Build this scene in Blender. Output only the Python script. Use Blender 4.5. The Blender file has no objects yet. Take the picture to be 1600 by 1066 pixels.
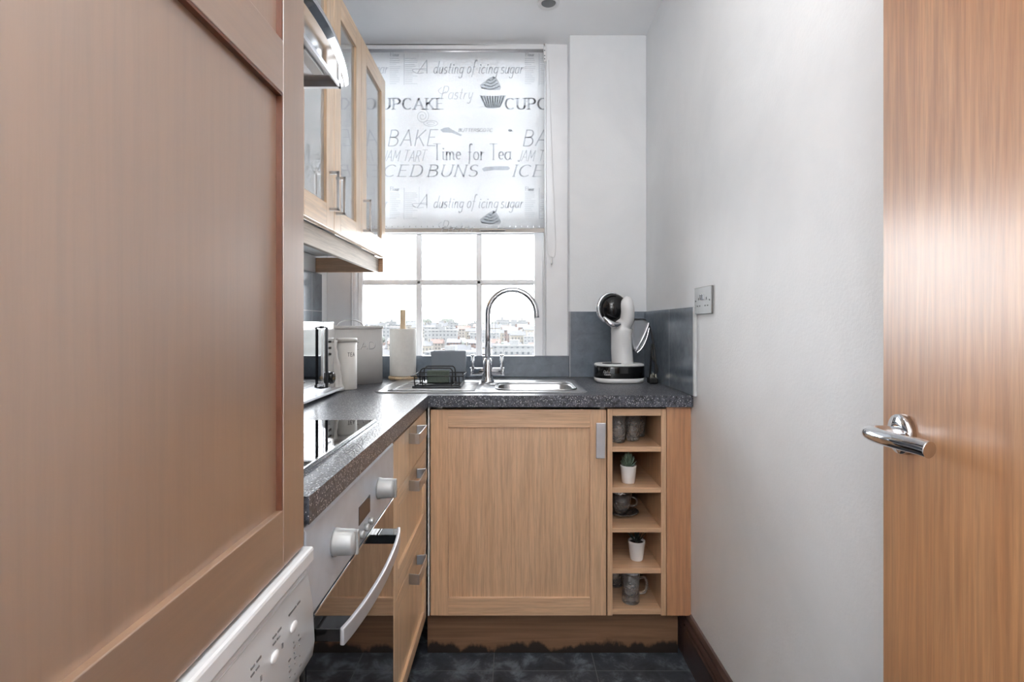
import bpy, bmesh, math, random
from mathutils import Vector, Matrix
random.seed(7)
SC = bpy.context.scene
COL = SC.collection
H = 1.165                      # eye height; camera stands at the origin, looks along +Y
F = 811.0                      # focal length in pixels of the 1600 px frame

# ------------------------------------------------------------------ camera, world, lights, exposure
cam_d = bpy.data.cameras.new('camera'); cam_d.lens = F/1600*36; cam_d.sensor_width = 36
cam_d.shift_y = -26/1600; cam_d.clip_start = 0.01; cam_d.clip_end = 6000
cam = bpy.data.objects.new('camera', cam_d); COL.objects.link(cam)
cam.location = (0, 0, H); cam.rotation_euler = (math.radians(90), 0, 0)
SC.camera = cam

wd = bpy.data.worlds.new('world'); SC.world = wd; wd.use_nodes = True
bg = wd.node_tree.nodes['Background']
bg.inputs[0].default_value = (0.94, 0.972, 1.0, 1); bg.inputs[1].default_value = 6.6

def area(name, loc, rot, sx, sy, power, color=(1, 1, 1), portal=False, spread=180):
    l = bpy.data.lights.new(name, 'AREA'); l.shape = 'RECTANGLE'; l.size = sx; l.size_y = sy
    l.energy = power; l.color = color; l.spread = math.radians(spread)
    o = bpy.data.objects.new(name, l); COL.objects.link(o); o.location = loc; o.rotation_euler = rot
    if portal: l.cycles.is_portal = True
    return o
area('window_portal', (-0.3, 2.62, 1.75), (math.radians(-90), 0, 0), 1.0, 1.6, 1, portal=True)
hl = bpy.data.lights.new('hall_fill', 'POINT'); hl.energy = 11; hl.shadow_soft_size = .18; hl.color = (1.0, 0.98, 0.96)  # unseen fill light added behind the camera to brighten the room
hall = bpy.data.objects.new('hall_fill', hl); COL.objects.link(hall); hall.location = (-.15, -.75, 1.75)
area('ceiling_fill', (-.1, -.55, 1.9), (math.radians(180-4), 0, 0), .35, .35, 26, (1.0, .985, .97))  # added upward fill, lifts ceiling and walls by bounce; no lamp stands here
sun_l = bpy.data.lights.new('sun', 'SUN'); sun_l.energy = 0.5; sun_l.angle = math.radians(8)
sun = bpy.data.objects.new('sun', sun_l); COL.objects.link(sun)
sun.rotation_euler = (math.radians(48), 0, math.radians(-35))

vs = SC.view_settings
vs.view_transform = 'Standard'; vs.look = 'None'; vs.gamma = 1.0; vs.use_curve_mapping = False
vs.exposure = 0.97
SC.cycles.max_bounces = 14; SC.cycles.diffuse_bounces = 10; SC.cycles.glossy_bounces = 6
SC.cycles.transmission_bounces = 10; SC.cycles.transparent_max_bounces = 16
SC.cycles.caustics_reflective = False; SC.cycles.caustics_refractive = False
SC.cycles.sample_clamp_indirect = 6

# ------------------------------------------------------------------ materials
def lin(c):
    return tuple(((v/255)/12.92 if v/255 <= .04045 else ((v/255+.055)/1.055)**2.4) for v in c) + (1,)
class NT:
    def __init__(s, name):
        s.m = bpy.data.materials.new(name); s.m.use_nodes = True
        s.t = s.m.node_tree; s.p = s.t.nodes['Principled BSDF']; s.out = s.t.nodes['Material Output']
    def n(s, typ, **kw):
        nd = s.t.nodes.new(typ)
        for k, v in kw.items(): setattr(nd, k, v)
        return nd
    def l(s, a, b): s.t.links.new(a, b)
    def coords(s, scale=(1, 1, 1), loc=(0, 0, 0)):
        g = s.n('ShaderNodeNewGeometry'); mp = s.n('ShaderNodeMapping')
        mp.inputs['Scale'].default_value = scale; mp.inputs['Location'].default_value = loc
        s.l(g.outputs['Position'], mp.inputs[0]); return mp.outputs[0]
    def noise(s, vec, scale=1, detail=4, rough=.5, dist=0):
        nd = s.n('ShaderNodeTexNoise'); nd.inputs['Scale'].default_value = scale
        nd.inputs['Detail'].default_value = detail; nd.inputs['Roughness'].default_value = rough
        nd.inputs['Distortion'].default_value = dist
        s.l(vec, nd.inputs['Vector']); return nd.outputs[0]
    def ramp(s, fac, stops):
        r = s.n('ShaderNodeValToRGB'); e = r.color_ramp.elements
        while len(e) < len(stops): e.new(0.5)
        for i, (p, c) in enumerate(stops):
            e[i].position = p; e[i].color = c if len(c) == 4 else lin(c)
        s.l(fac, r.inputs[0]); return r.outputs[0]
    def mix(s, a, b, fac, mode='MIX'):
        m = s.n('ShaderNodeMix', data_type='RGBA', blend_type=mode)
        for v, i in ((fac, 0), (a, 6), (b, 7)):
            if isinstance(v, (int, float)): m.inputs[i].default_value = v
            elif isinstance(v, tuple): m.inputs[i].default_value = v
            else: s.l(v, m.inputs[i])
        return m.outputs[2]
    def bump(s, h, strength=.2, dist=.001):
        b = s.n('ShaderNodeBump'); b.inputs['Strength'].default_value = strength
        b.inputs['Distance'].default_value = dist
        s.l(h, b.inputs['Height']); s.l(b.outputs[0], s.p.inputs['Normal'])
    def set(s, **kw):
        for k, v in kw.items():
            k = {'color': 'Base Color', 'rough': 'Roughness', 'metal': 'Metallic', 'coat': 'Coat Weight',
                 'coat_rough': 'Coat Roughness', 'coat_ior': 'Coat IOR', 'trans': 'Transmission Weight', 'ior': 'IOR',
                 'spec': 'Specular IOR Level', 'aniso': 'Anisotropic'}[k]
            if isinstance(v, (int, float, tuple)): s.p.inputs[k].default_value = v
            else: s.l(v, s.p.inputs[k])
        return s.m
def plain(name, rgb, rough=.5, metal=0, var=.05, nscale=30, bump=0, **kw):
    t = NT(name); c = lin(rgb)
    d = tuple(min(1, x*(1-var)) for x in c[:3]) + (1,); e = tuple(min(1, x*(1+var)) for x in c[:3]) + (1,)
    nz = t.noise(t.coords(), nscale, 3)
    t.set(color=t.ramp(nz, [(.3, d), (.7, e)]), rough=rough, metal=metal, **kw)
    if bump: t.bump(t.noise(t.coords(), nscale*4, 4), bump)
    return t.m
def wood(name, axis, lo, hi, pore, rough=.38, coat=.6, pore_amt=.3, fig=1.0, gscale=1.0, coat_rough=.3, coat_ior=1.8, fineamt=.7):
    t = NT(name); ax = 'XYZ'.index(axis)
    def sc(a, b): v = [a*gscale]*3; v[ax] = b*gscale; return tuple(v)
    v1 = t.coords(sc(16, 1.0)); n1 = t.noise(v1, 1.0, 5, .6, 1.6*fig)
    v2 = t.coords(sc(130, 5)); n2 = t.noise(v2, 1.0, 4, .65, .3)
    v3 = t.coords(sc(420, 14)); n3 = t.noise(v3, 1.0, 2, .6, 0)
    base = t.ramp(n1, [(.25, lo), (.5, tuple((a+b)/2 for a, b in zip(lo, hi))), (.75, hi)])
    fine = t.ramp(n2, [(.35, (205, 205, 205)), (.6, (255, 255, 255))])
    c = t.mix(base, fine, fineamt, 'MULTIPLY')
    pr = t.ramp(n3, [(.33, (1, 1, 1, 1)), (.45, (0, 0, 0, 1))])
    m = t.n('ShaderNodeMath', operation='MULTIPLY'); m.inputs[1].default_value = pore_amt; t.l(pr, m.inputs[0])
    c = t.mix(c, lin(pore), m.outputs[0])
    t.set(color=c, rough=rough, coat=coat, coat_rough=coat_rough, coat_ior=coat_ior)
    t.bump(n3, .12, .0006)
    return t.m
M = {}
OAKLO, OAKHI, OAKP = (202, 162, 126), (220, 182, 146), (152, 112, 80)
M['oak_z'] = wood('oak_grain_up', 'Z', OAKLO, OAKHI, OAKP)
M['oak_x'] = wood('oak_grain_across', 'X', OAKLO, OAKHI, OAKP)
M['oak_y'] = wood('oak_grain_along', 'Y', OAKLO, OAKHI, OAKP)
M['lit_z'] = wood('lit_oak_up', 'Z', (222, 188, 150), (236, 206, 170), (184, 146, 110))  # door oak again, bounce light and glare on drawers and wall cabinets painted in
M['lit_y'] = wood('lit_oak_along', 'Y', (222, 188, 150), (236, 206, 170), (184, 146, 110))
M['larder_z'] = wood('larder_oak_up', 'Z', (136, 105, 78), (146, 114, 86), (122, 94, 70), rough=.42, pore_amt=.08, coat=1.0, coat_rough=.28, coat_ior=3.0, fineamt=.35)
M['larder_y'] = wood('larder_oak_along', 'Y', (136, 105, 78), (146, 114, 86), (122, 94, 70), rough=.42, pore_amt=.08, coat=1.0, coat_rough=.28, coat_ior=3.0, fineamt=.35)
M['door'] = wood('door_veneer', 'Z', (172, 118, 76), (206, 156, 112), (136, 88, 54), fig=2.6, rough=.4, coat=1.0, pore_amt=.3, coat_rough=.3, coat_ior=1.5)
M['mahogany'] = wood('mahogany', 'Y', (58, 40, 38), (86, 64, 60), (30, 20, 18), rough=.35, pore_amt=.5)
M['pole_wood'] = wood('pale_beech', 'Z', (214, 186, 146), (232, 206, 168), (190, 158, 118), rough=.5, gscale=2)
# plinth: oak with black stain creeping up from the floor and along the top
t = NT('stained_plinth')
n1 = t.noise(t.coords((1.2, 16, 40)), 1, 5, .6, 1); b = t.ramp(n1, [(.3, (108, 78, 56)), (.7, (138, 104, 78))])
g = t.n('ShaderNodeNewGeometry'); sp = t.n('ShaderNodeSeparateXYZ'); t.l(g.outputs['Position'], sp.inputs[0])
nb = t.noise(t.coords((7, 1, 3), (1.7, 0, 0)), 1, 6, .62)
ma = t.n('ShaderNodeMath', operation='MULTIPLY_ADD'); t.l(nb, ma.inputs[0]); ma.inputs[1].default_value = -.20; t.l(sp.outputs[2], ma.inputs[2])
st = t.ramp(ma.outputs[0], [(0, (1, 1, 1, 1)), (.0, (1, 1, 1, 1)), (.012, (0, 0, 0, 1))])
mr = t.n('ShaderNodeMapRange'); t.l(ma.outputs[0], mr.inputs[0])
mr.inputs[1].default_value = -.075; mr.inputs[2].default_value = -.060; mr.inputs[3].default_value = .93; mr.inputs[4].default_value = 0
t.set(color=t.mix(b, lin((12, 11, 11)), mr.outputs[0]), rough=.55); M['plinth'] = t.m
def wallmat(name, a, b, bump=.25):
    t = NT(name); n = t.noise(t.coords((1, 1, .8)), 2.2, 5, .6, .6); f = t.noise(t.coords(), 130, 4, .6)
    t.set(color=t.ramp(n, [(.3, a), (.68, b)]), rough=.5, spec=.4)
    mx = t.n('ShaderNodeMath', operation='ADD'); t.l(f, mx.inputs[0])
    n4 = t.noise(t.coords(), 9, 3); t.l(n4, mx.inputs[1]); t.bump(mx.outputs[0], bump, .002); return t.m
M['wall'] = wallmat('painted_plaster', (224, 227, 230), (236, 238, 240))
M['ceiling'] = wallmat('ceiling_paint', (236, 238, 240), (241, 242, 244), .08)
M['gloss_white'] = plain('white_gloss_paint', (237, 238, 240), .3, var=.02, nscale=12, bump=.05)
M['gloss_cream'] = plain('cream_gloss_paint', (226, 221, 214), .35, var=.02, nscale=8)
# worktop: charcoal laminate with pale flecks
t = NT('granite_laminate'); v = t.coords()
vo = t.n('ShaderNodeTexVoronoi'); vo.inputs['Scale'].default_value = 230; t.l(v, vo.inputs['Vector'])
fl = t.ramp(vo.outputs['Distance'], [(.20, (1, 1, 1, 1)), (.34, (0, 0, 0, 1))])
gate = t.ramp(vo.outputs['Color'], [(.40, (0, 0, 0, 1)), (.47, (1, 1, 1, 1))])
n = t.noise(v, 90, 4, .7); b = t.ramp(n, [(.35, (28, 30, 36)), (.65, (88, 92, 102))])
c = t.mix(b, lin((225, 225, 228)), t.mix(fl, gate, 1.0, 'MULTIPLY'))
t.bump(vo.outputs['Distance'], .35, .0015); t.set(color=c, rough=.30, coat=.15, coat_rough=.10); M['worktop'] = t.m
# floor: dark slate-look tiles
t = NT('slate_floor'); v = t.coords((1, 1, 1), (.063, -.02, 0))
br = t.n('ShaderNodeTexBrick'); br.offset = 0; br.inputs['Scale'].default_value = 1
br.inputs['Brick Width'].default_value = .345; br.inputs['Row Height'].default_value = .345
br.inputs['Mortar Size'].default_value = .0016; br.inputs['Mortar Smooth'].default_value = .1
n = t.noise(t.coords(), 14, 7, .68, .4); b = t.ramp(n, [(.3, (30, 34, 39)), (.5, (54, 59, 66)), (.68, (112, 120, 130))])
t.l(v, br.inputs['Vector']); t.l(b, br.inputs['Color1']); t.l(b, br.inputs['Color2'])
br.inputs['Mortar'].default_value = lin((96, 100, 104))
t.set(color=br.outputs['Color'], rough=.5); t.bump(n, .3, .002); M['floor'] = t.m
def tilemat(name, ux, uz, w, h, ox, oz, c1, c2, mort=(190, 192, 194)):
    t = NT(name); g = t.n('ShaderNodeNewGeometry'); sp = t.n('ShaderNodeSeparateXYZ'); t.l(g.outputs['Position'], sp.inputs[0])
    cb = t.n('ShaderNodeCombineXYZ'); t.l(sp.outputs[ux], cb.inputs[0]); t.l(sp.outputs[uz], cb.inputs[1])
    mp = t.n('ShaderNodeMapping'); mp.inputs['Location'].default_value = (-ox, -oz, 0); t.l(cb.outputs[0], mp.inputs[0])
    br = t.n('ShaderNodeTexBrick'); br.offset = 0; br.inputs['Scale'].default_value = 1
    br.inputs['Brick Width'].default_value = w; br.inputs['Row Height'].default_value = h
    br.inputs['Mortar Size'].default_value = .0014; br.inputs['Mortar Smooth'].default_value = .1
    t.l(mp.outputs[0], br.inputs['Vector'])
    n = t.noise(t.coords(), 26, 5, .6, .5); b = t.ramp(n, [(.3, c1), (.7, c2)])
    t.l(b, br.inputs['Color1']); t.l(b, br.inputs['Color2']); br.inputs['Mortar'].default_value = lin(mort)
    t.set(color=br.outputs['Color'], rough=.16, spec=.6); return t.m
M['tile_back'] = tilemat('grey_tile_back', 0, 2, .40, .40, .267, .83, (100, 110, 121), (118, 128, 139))
M['tile_right'] = tilemat('grey_tile_right', 1, 2, .40, .40, 2.02, .83, (100, 110, 121), (118, 128, 139))
M['tile_left'] = tilemat('grey_tile_left', 1, 2, .20, .30, 2.27, 1.225, (100, 110, 121), (118, 128, 139))
M['tile_trim'] = plain('tile_edge_trim', (196, 200, 202), .3)
# metals
def metal(name, rgb, rough, brushed=None, bumpv=0):
    t = NT(name); s = {None: (40, 40, 40), 'X': (4, 300, 300), 'Y': (300, 4, 300), 'Z': (300, 300, 4)}[brushed]
    n = t.noise(t.coords(s), 1, 3); c = lin(rgb); d = tuple(x*.9 for x in c[:3]) + (1,)
    t.set(color=t.ramp(n, [(.3, d), (.7, c)]), metal=1.0, rough=rough)
    if brushed: t.bump(n, .06, .0004)
    return t.m
M['chrome'] = metal('chrome', (222, 224, 228), .07)
M['steel_y'] = plain('brushed_steel', (196, 204, 214), .34, metal=.25)
M['steel_x'] = metal('sink_steel', (186, 187, 189), .30, 'X')
M['nickel'] = metal('satin_nickel', (205, 205, 206), .30)
M['alu'] = plain('satin_aluminium', (196, 196, 200), .38, metal=.6)
M['socket_steel'] = metal('socket_steel', (138, 138, 138), .42, 'Z')
M['silver_plastic'] = plain('silver_plastic', (160, 162, 162), .35, metal=.25)
M['white_enamel'] = plain('white_enamel', (214, 217, 220), .35, var=.015, nscale=6)
M['white_plastic'] = plain('white_plastic', (225, 226, 227), .4, var=.01)
M['black'] = plain('black_gloss', (10, 11, 13), .06)
M['black_matt'] = plain('black_matt', (16, 17, 19), .5)
M['dark_grey'] = plain('dark_grey_plastic', (60, 64, 70), .4)
M['oven_glass'] = plain('oven_glass', (10, 10, 12), .03, spec=1.0, coat=1.0, coat_rough=.02)
M['hob_glass'] = plain('hob_glass', (12, 13, 15), .03, spec=.8)
M['gap'] = plain('shadow_gap_rubber', (14, 14, 15), .8)
M['bin'] = plain('stone_grey_enamel', (204, 203, 201), .42, var=.02)
M['canister'] = plain('cream_enamel', (226, 225, 220), .4, var=.02)
M['letter_dark'] = plain('grey_lettering', (112, 112, 114), .5)
M['letter_pale'] = plain('embossed_lettering', (236, 236, 236), .3)
M['paper'] = plain('kitchen_paper', (228, 226, 221), .9, var=.03, nscale=60, bump=.5)
M['cloth'] = plain('white_cotton', (226, 224, 220), .9, var=.03, nscale=80, bump=.5)
M['sponge'] = plain('green_sponge', (86, 97, 88), .9, var=.15, nscale=200, bump=.5)
M['washbox'] = plain('slate_blue_plastic', (120, 128, 138), .3, var=.03)
M['pot'] = plain('white_ceramic', (222, 222, 222), .35, var=.02)
M['soil'] = plain('dark_soil', (38, 32, 28), .9, var=.3, nscale=300)
M['succulent'] = plain('succulent_leaf', (96, 116, 100), .4, var=.45, nscale=90)
M['aloe'] = plain('aloe_leaf', (38, 50, 42), .45, var=.3, nscale=80)
M['brass'] = metal('plug_pins', (214, 208, 190), .25)
def glass(name, tint=(1, 1, 1, 1), rough=0.0, base=.04, lo=.0, alb=None, amt=0):
    """thin glass: mostly see-through, mirror-like at a slant; optional milky share"""
    t = NT(name); t.t.nodes.remove(t.p)
    tr = t.n('ShaderNodeBsdfTransparent'); tr.inputs[0].default_value = tint
    gl = t.n('ShaderNodeBsdfGlossy'); gl.inputs['Roughness'].default_value = rough
    fr = t.n('ShaderNodeFresnel'); fr.inputs[0].default_value = 1.5
    mr = t.n('ShaderNodeMapRange'); t.l(fr.outputs[0], mr.inputs[0])
    mr.inputs[1].default_value = 0; mr.inputs[2].default_value = 1; mr.inputs[3].default_value = lo; mr.inputs[4].default_value = 1
    mx = t.n('ShaderNodeMixShader'); t.l(mr.outputs[0], mx.inputs[0])
    src = tr.outputs[0]
    if amt:
        df = t.n('ShaderNodeBsdfDiffuse'); df.inputs[0].default_value = lin(alb)
        m2 = t.n('ShaderNodeMixShader'); m2.inputs[0].default_value = amt
        t.l(tr.outputs[0], m2.inputs[1]); t.l(df.outputs[0], m2.inputs[2]); src = m2.outputs[0]
    t.l(src, mx.inputs[1]); t.l(gl.outputs[0], mx.inputs[2]); t.l(mx.outputs[0], t.out.inputs[0]); return t.m
M['pane'] = glass('window_glass')
M['cab_glass'] = glass('cabinet_glass', (.9, .93, .93, 1), .01, lo=.32, alb=(238, 240, 241), amt=.45)
M['smoke'] = glass('smoked_tank', (.66, .69, .72, 1), .03, lo=.14, alb=(176, 180, 186), amt=.36)
t = NT('cut_glass'); t.set(color=(1, 1, 1, 1), rough=.06, trans=.89, ior=1.5, spec=1.0)
nv = t.n('ShaderNodeTexVoronoi'); nv.inputs['Scale'].default_value = 95; t.l(t.coords(), nv.inputs['Vector']); t.bump(nv.outputs[0], .8, .003)
M['cut_glass'] = t.m
t = NT('plain_glass'); M['plain_glass'] = t.set(color=(1, 1, 1, 1), rough=.02, trans=1.0, ior=1.45)
def cloth_tl(name, rgb, tl, amt):
    t = NT(name); t.t.nodes.remove(t.p)
    w = t.noise(t.coords((500, 1, 500)), 1, 2)
    c = t.ramp(w, [(.3, tuple(int(x*.97) for x in rgb)), (.7, rgb)])
    d = t.n('ShaderNodeBsdfDiffuse'); t.l(c, d.inputs[0])
    u = t.n('ShaderNodeBsdfTranslucent'); u.inputs[0].default_value = lin(tl)
    m = t.n('ShaderNodeMixShader'); m.inputs[0].default_value = amt
    t.l(d.outputs[0], m.inputs[1]); t.l(u.outputs[0], m.inputs[2]); t.l(m.outputs[0], t.out.inputs[0]); return t.m
M['blind'] = cloth_tl('blind_fabric', (240, 242, 244), (246, 248, 250), .34)
M['ink'] = cloth_tl('printed_ink', (190, 193, 197), (222, 225, 229), .84)
M['ink_pale'] = cloth_tl('pale_printed_ink', (196, 199, 203), (226, 229, 232), .84)
M['blindbar'] = plain('blind_bar', (186, 180, 174), .45)
t = NT('lamp_glow'); t.set(color=(.9, .9, .9, 1)); t.p.inputs['Emission Color'].default_value = (1, .95, .88, 1); t.p.inputs['Emission Strength'].default_value = .0; t.p.inputs['Base Color'].default_value = lin((120, 122, 124))
M['lamp_glass'] = t.m
M['led'] = plain('display_dark', (36, 30, 34), .1)

# ------------------------------------------------------------------ mesh building
class B:
    """collects faces in world coordinates, then links them as ONE mesh object"""
    def __init__(s): s.v = []; s.f = []; s.mi = []; s.sm = []; s.xf = None
    def face(s, idx, mi=0, sm=False): s.f.append(idx); s.mi.append(mi); s.sm.append(sm)
    def add(s, pts): 
        i = len(s.v); s.v += [tuple(p) for p in pts]; return i
    def box(s, x0, x1, y0, y1, z0, z1, mi=0):
        x0, x1 = sorted((x0, x1)); y0, y1 = sorted((y0, y1)); z0, z1 = sorted((z0, z1))
        i = s.add([(x, y, z) for z in (z0, z1) for y in (y0, y1) for x in (x0, x1)])
        for q in ((0, 2, 3, 1), (4, 5, 7, 6), (0, 1, 5, 4), (2, 6, 7, 3), (0, 4, 6, 2), (1, 3, 7, 5)):
            s.face([i+k for k in q], mi)
        return s
    def prism(s, poly, a0, a1, axis='Y', mi=0, sm=False):
        """poly in the plane across the axis: X -> (y,z), Y -> (x,z), Z -> (x,y)"""
        def P(p, a): return {'X': (a, p[0], p[1]), 'Y': (p[0], a, p[1]), 'Z': (p[0], p[1], a)}[axis]
        n = len(poly); i = s.add([P(p, a0) for p in poly] + [P(p, a1) for p in poly])
        s.face([i+k for k in range(n)], mi); s.face([i+n+k for k in reversed(range(n))], mi)
        for k in range(n): s.face([i+k, i+n+k, i+n+(k+1) % n, i+(k+1) % n], mi, sm)
        return s
    def lathe(s, prof, c, n=28, mi=0, sm=True, axis='Z', squash=(1, 1), lobes=None, cap=True):
        rings = []
        for r, h in prof:
            ring = []
            for k in range(n):
                a = 2*math.pi*k/n; rr = r*(1+(lobes[1]*math.cos(lobes[0]*a) if lobes else 0))
                u, w = rr*math.cos(a)*squash[0], rr*math.sin(a)*squash[1]
                ring.append({'Z': (c[0]+u, c[1]+w, c[2]+h), 'Y': (c[0]+u, c[1]+h, c[2]+w), 'X': (c[0]+h, c[1]+u, c[2]+w)}[axis])
            rings.append(s.add(ring))
        for a, b in zip(rings, rings[1:]):
            for k in range(n): s.face([a+k, a+(k+1) % n, b+(k+1) % n, b+k], mi, sm)
        if cap and prof[0][0] > 1e-5: s.face([rings[0]+k for k in reversed(range(n))], mi)
        if cap and prof[-1][0] > 1e-5: s.face([rings[-1]+k for k in range(n)], mi)
        return s
    def tube(s, pts, r, n=10, mi=0, closed=False, flat=None, cap=True):
        pts = [Vector(p) for p in pts]; m = len(pts); rings = []; up = None
        for i, p in enumerate(pts):
            if closed: d = (pts[(i+1) % m]-pts[i-1])
            else: d = pts[min(i+1, m-1)]-pts[max(i-1, 0)]
            d.normalize()
            if up is None:
                up = Vector((0, 0, 1)) if abs(d.z) < .9 else Vector((0, 1, 0))
            a = d.cross(up)
            if a.length < 1e-4: a = d.cross(Vector((1, 0, 0)))
            a.normalize(); b = a.cross(d).normalized(); up = b
            rr = r[i] if isinstance(r, (list, tuple)) else r
            fa, fb = flat if flat else (1, 1)
            rings.append(s.add([p + (a*math.cos(2*math.pi*k/n)*fa + b*math.sin(2*math.pi*k/n)*fb)*rr for k in range(n)]))
        prs = list(zip(rings, rings[1:])) + ([(rings[-1], rings[0])] if closed else [])
        for a, b in prs:
            for k in range(n): s.face([a+k, b+k, b+(k+1) % n, a+(k+1) % n], mi, True)
        if not closed and cap:
            s.face([rings[0]+k for k in range(n)], mi); s.face([rings[-1]+k for k in reversed(range(n))], mi)
        return s
    def strip(s, path, w, tvec, thick, mi=0):
        """flat bar: path of centre points, width along tvec, thickness across"""
        path = [Vector(p) for p in path]; tv = Vector(tvec).normalized(); rings = []
        for i, p in enumerate(path):
            d = (path[min(i+1, len(path)-1)]-path[max(i-1, 0)]).normalized(); nrm = d.cross(tv).normalized()
            rings.append(s.add([p+tv*w/2+nrm*thick/2, p-tv*w/2+nrm*thick/2, p-tv*w/2-nrm*thick/2, p+tv*w/2-nrm*thick/2]))
        for a, b in zip(rings, rings[1:]):
            for k in range(4): s.face([a+k, a+(k+1) % 4, b+(k+1) % 4, b+k], mi, False)
        s.face([rings[0]+k for k in range(4)], mi); s.face([rings[-1]+k for k in reversed(range(4))], mi)
        return s
    def ell(s, c, r, n=20, m=12, mi=0, xf=None):
        prof = [(max(1e-6, math.sin(math.pi*k/m)), -math.cos(math.pi*k/m)) for k in range(m+1)]
        rings = []
        for rr, h in prof:
            ring = []
            for k in range(n):
                a = 2*math.pi*k/n; v = Vector((rr*math.cos(a)*r[0], rr*math.sin(a)*r[1], h*r[2]))
                if xf is not None: v = xf @ v
                ring.append(Vector(c)+v)
            rings.append(s.add(ring))
        for a, b in zip(rings, rings[1:]):
            for k in range(n): s.face([a+k, a+(k+1) % n, b+(k+1) % n, b+k], mi, True)
        return s
    def xform(s, mat, start=0):
        for i in range(start, len(s.v)): s.v[i] = tuple(mat @ Vector(s.v[i]))
        return s
def wloc(o):
    p = Vector((0, 0, 0))
    while o: p += Vector(o.location); o = o.parent
    return p
def obj(name, b, mats, parent=None, bevel=0, seg=2, loc=None, **props):
    if not isinstance(mats, (list, tuple)): mats = [mats]
    off = Vector(loc) if loc is not None else (wloc(parent) if parent else Vector((0, 0, 0)))
    me = bpy.data.meshes.new(name)
    me.from_pydata([tuple(Vector(v)-off) for v in b.v], [], b.f)
    for p, mi, sm in zip(me.polygons, b.mi, b.sm): p.material_index = mi; p.use_smooth = sm
    for m in mats: me.materials.append(M[m] if isinstance(m, str) else m)
    bm = bmesh.new(); bm.from_mesh(me); bmesh.ops.remove_doubles(bm, verts=bm.verts, dist=1e-6)
    bmesh.ops.recalc_face_normals(bm, faces=bm.faces); bm.to_mesh(me); bm.free()
    o = bpy.data.objects.new(name, me); COL.objects.link(o)
    if parent: o.parent = parent
    if loc is not None: o.location = off
    if bevel:
        md = o.modifiers.new('bevel', 'BEVEL'); md.width = bevel; md.segments = seg; md.limit_method = 'ANGLE'
        md.angle_limit = math.radians(40)
    for k, v in props.items(): o[k] = v
    return o
def thing(name, label, cat, loc, group=None):
    o = bpy.data.objects.new(name, None); COL.objects.link(o); o.location = loc; o.empty_display_size = .05
    o['label'] = label; o['category'] = cat
    if group: o['group'] = group
    return o
def struct(name, b, mats, parent=None, bevel=0, **kw):
    o = obj(name, b, mats, parent, bevel)
    if not parent: o['kind'] = 'structure'
    for k, v in kw.items(): o[k] = v
    return o
def sempty(name, loc=(0, 0, 0)):
    o = bpy.data.objects.new(name, None); COL.objects.link(o); o.location = loc; o['kind'] = 'structure'; return o
def smooth_path(pts, k=6, closed=False):
    P = [Vector(p) for p in pts]; out = []; n = len(P)
    for i in range(n if closed else n-1):
        if closed: a, b, c, d = P[i-1], P[i], P[(i+1) % n], P[(i+2) % n]
        else: a, b, c, d = P[max(i-1, 0)], P[i], P[i+1], P[min(i+2, n-1)]
        for j in range(k):
            t = j/k
            out.append(.5*((2*b)+(-a+c)*t+(2*a-5*b+4*c-d)*t*t+(-a+3*b-3*c+d)*t**3))
    if not closed: out.append(P[-1])
    return out

# ------------------------------------------------------------------ room shell
XL, XR, YB, ZC = -.885, .6215, 2.40, 2.504
YE = -1.5
struct('floor', B().box(XL-.1, XR+.1, YE-.1, YB+.02, -.06, 0), 'floor')
struct('ceiling', B().box(XL-.1, XR+.1, YE-.1, YB+.22, ZC, ZC+.08), 'ceiling')
struct('wall_left', B().box(XL-.1, XL, YE, YB+.22, 0, ZC), 'wall')
struct('wall_right', B().box(XR, XR+.1, YE, YB+.22, 0, ZC), 'wall')
wb = B(); wb.box(.267, XR, YB, YB+.22, 0, ZC).box(XL, .267, YB, YB+.22, 0, .985)
struct('wall_back', wb, 'wall', bevel=.003)
struct('wall_entry', B().box(XL, -.52, -.14, -.04, 0, ZC).box(.34, XR, -.14, -.04, 0, ZC), 'wall')
struct('wall_hall', B().box(XL-.1, XR+.1, YE-.1, YE, 0, ZC), 'wall')

# skirting on the right wall: stepped mahogany moulding
sk = B(); prof = [(XR, 0), (XR-.022, 0), (XR-.022, .105), (XR-.017, .112), (XR-.020, .120), (XR-.013, .138), (XR-.014, .146), (XR-.006, .157), (XR, .160)]
sk.prism(prof, .02, 1.815, 'Y'); sk.prism([(x, z*.93) for x, z in prof], 1.816, 2.36, 'Y')
struct('baseboard_right', sk, 'mahogany')

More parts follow.
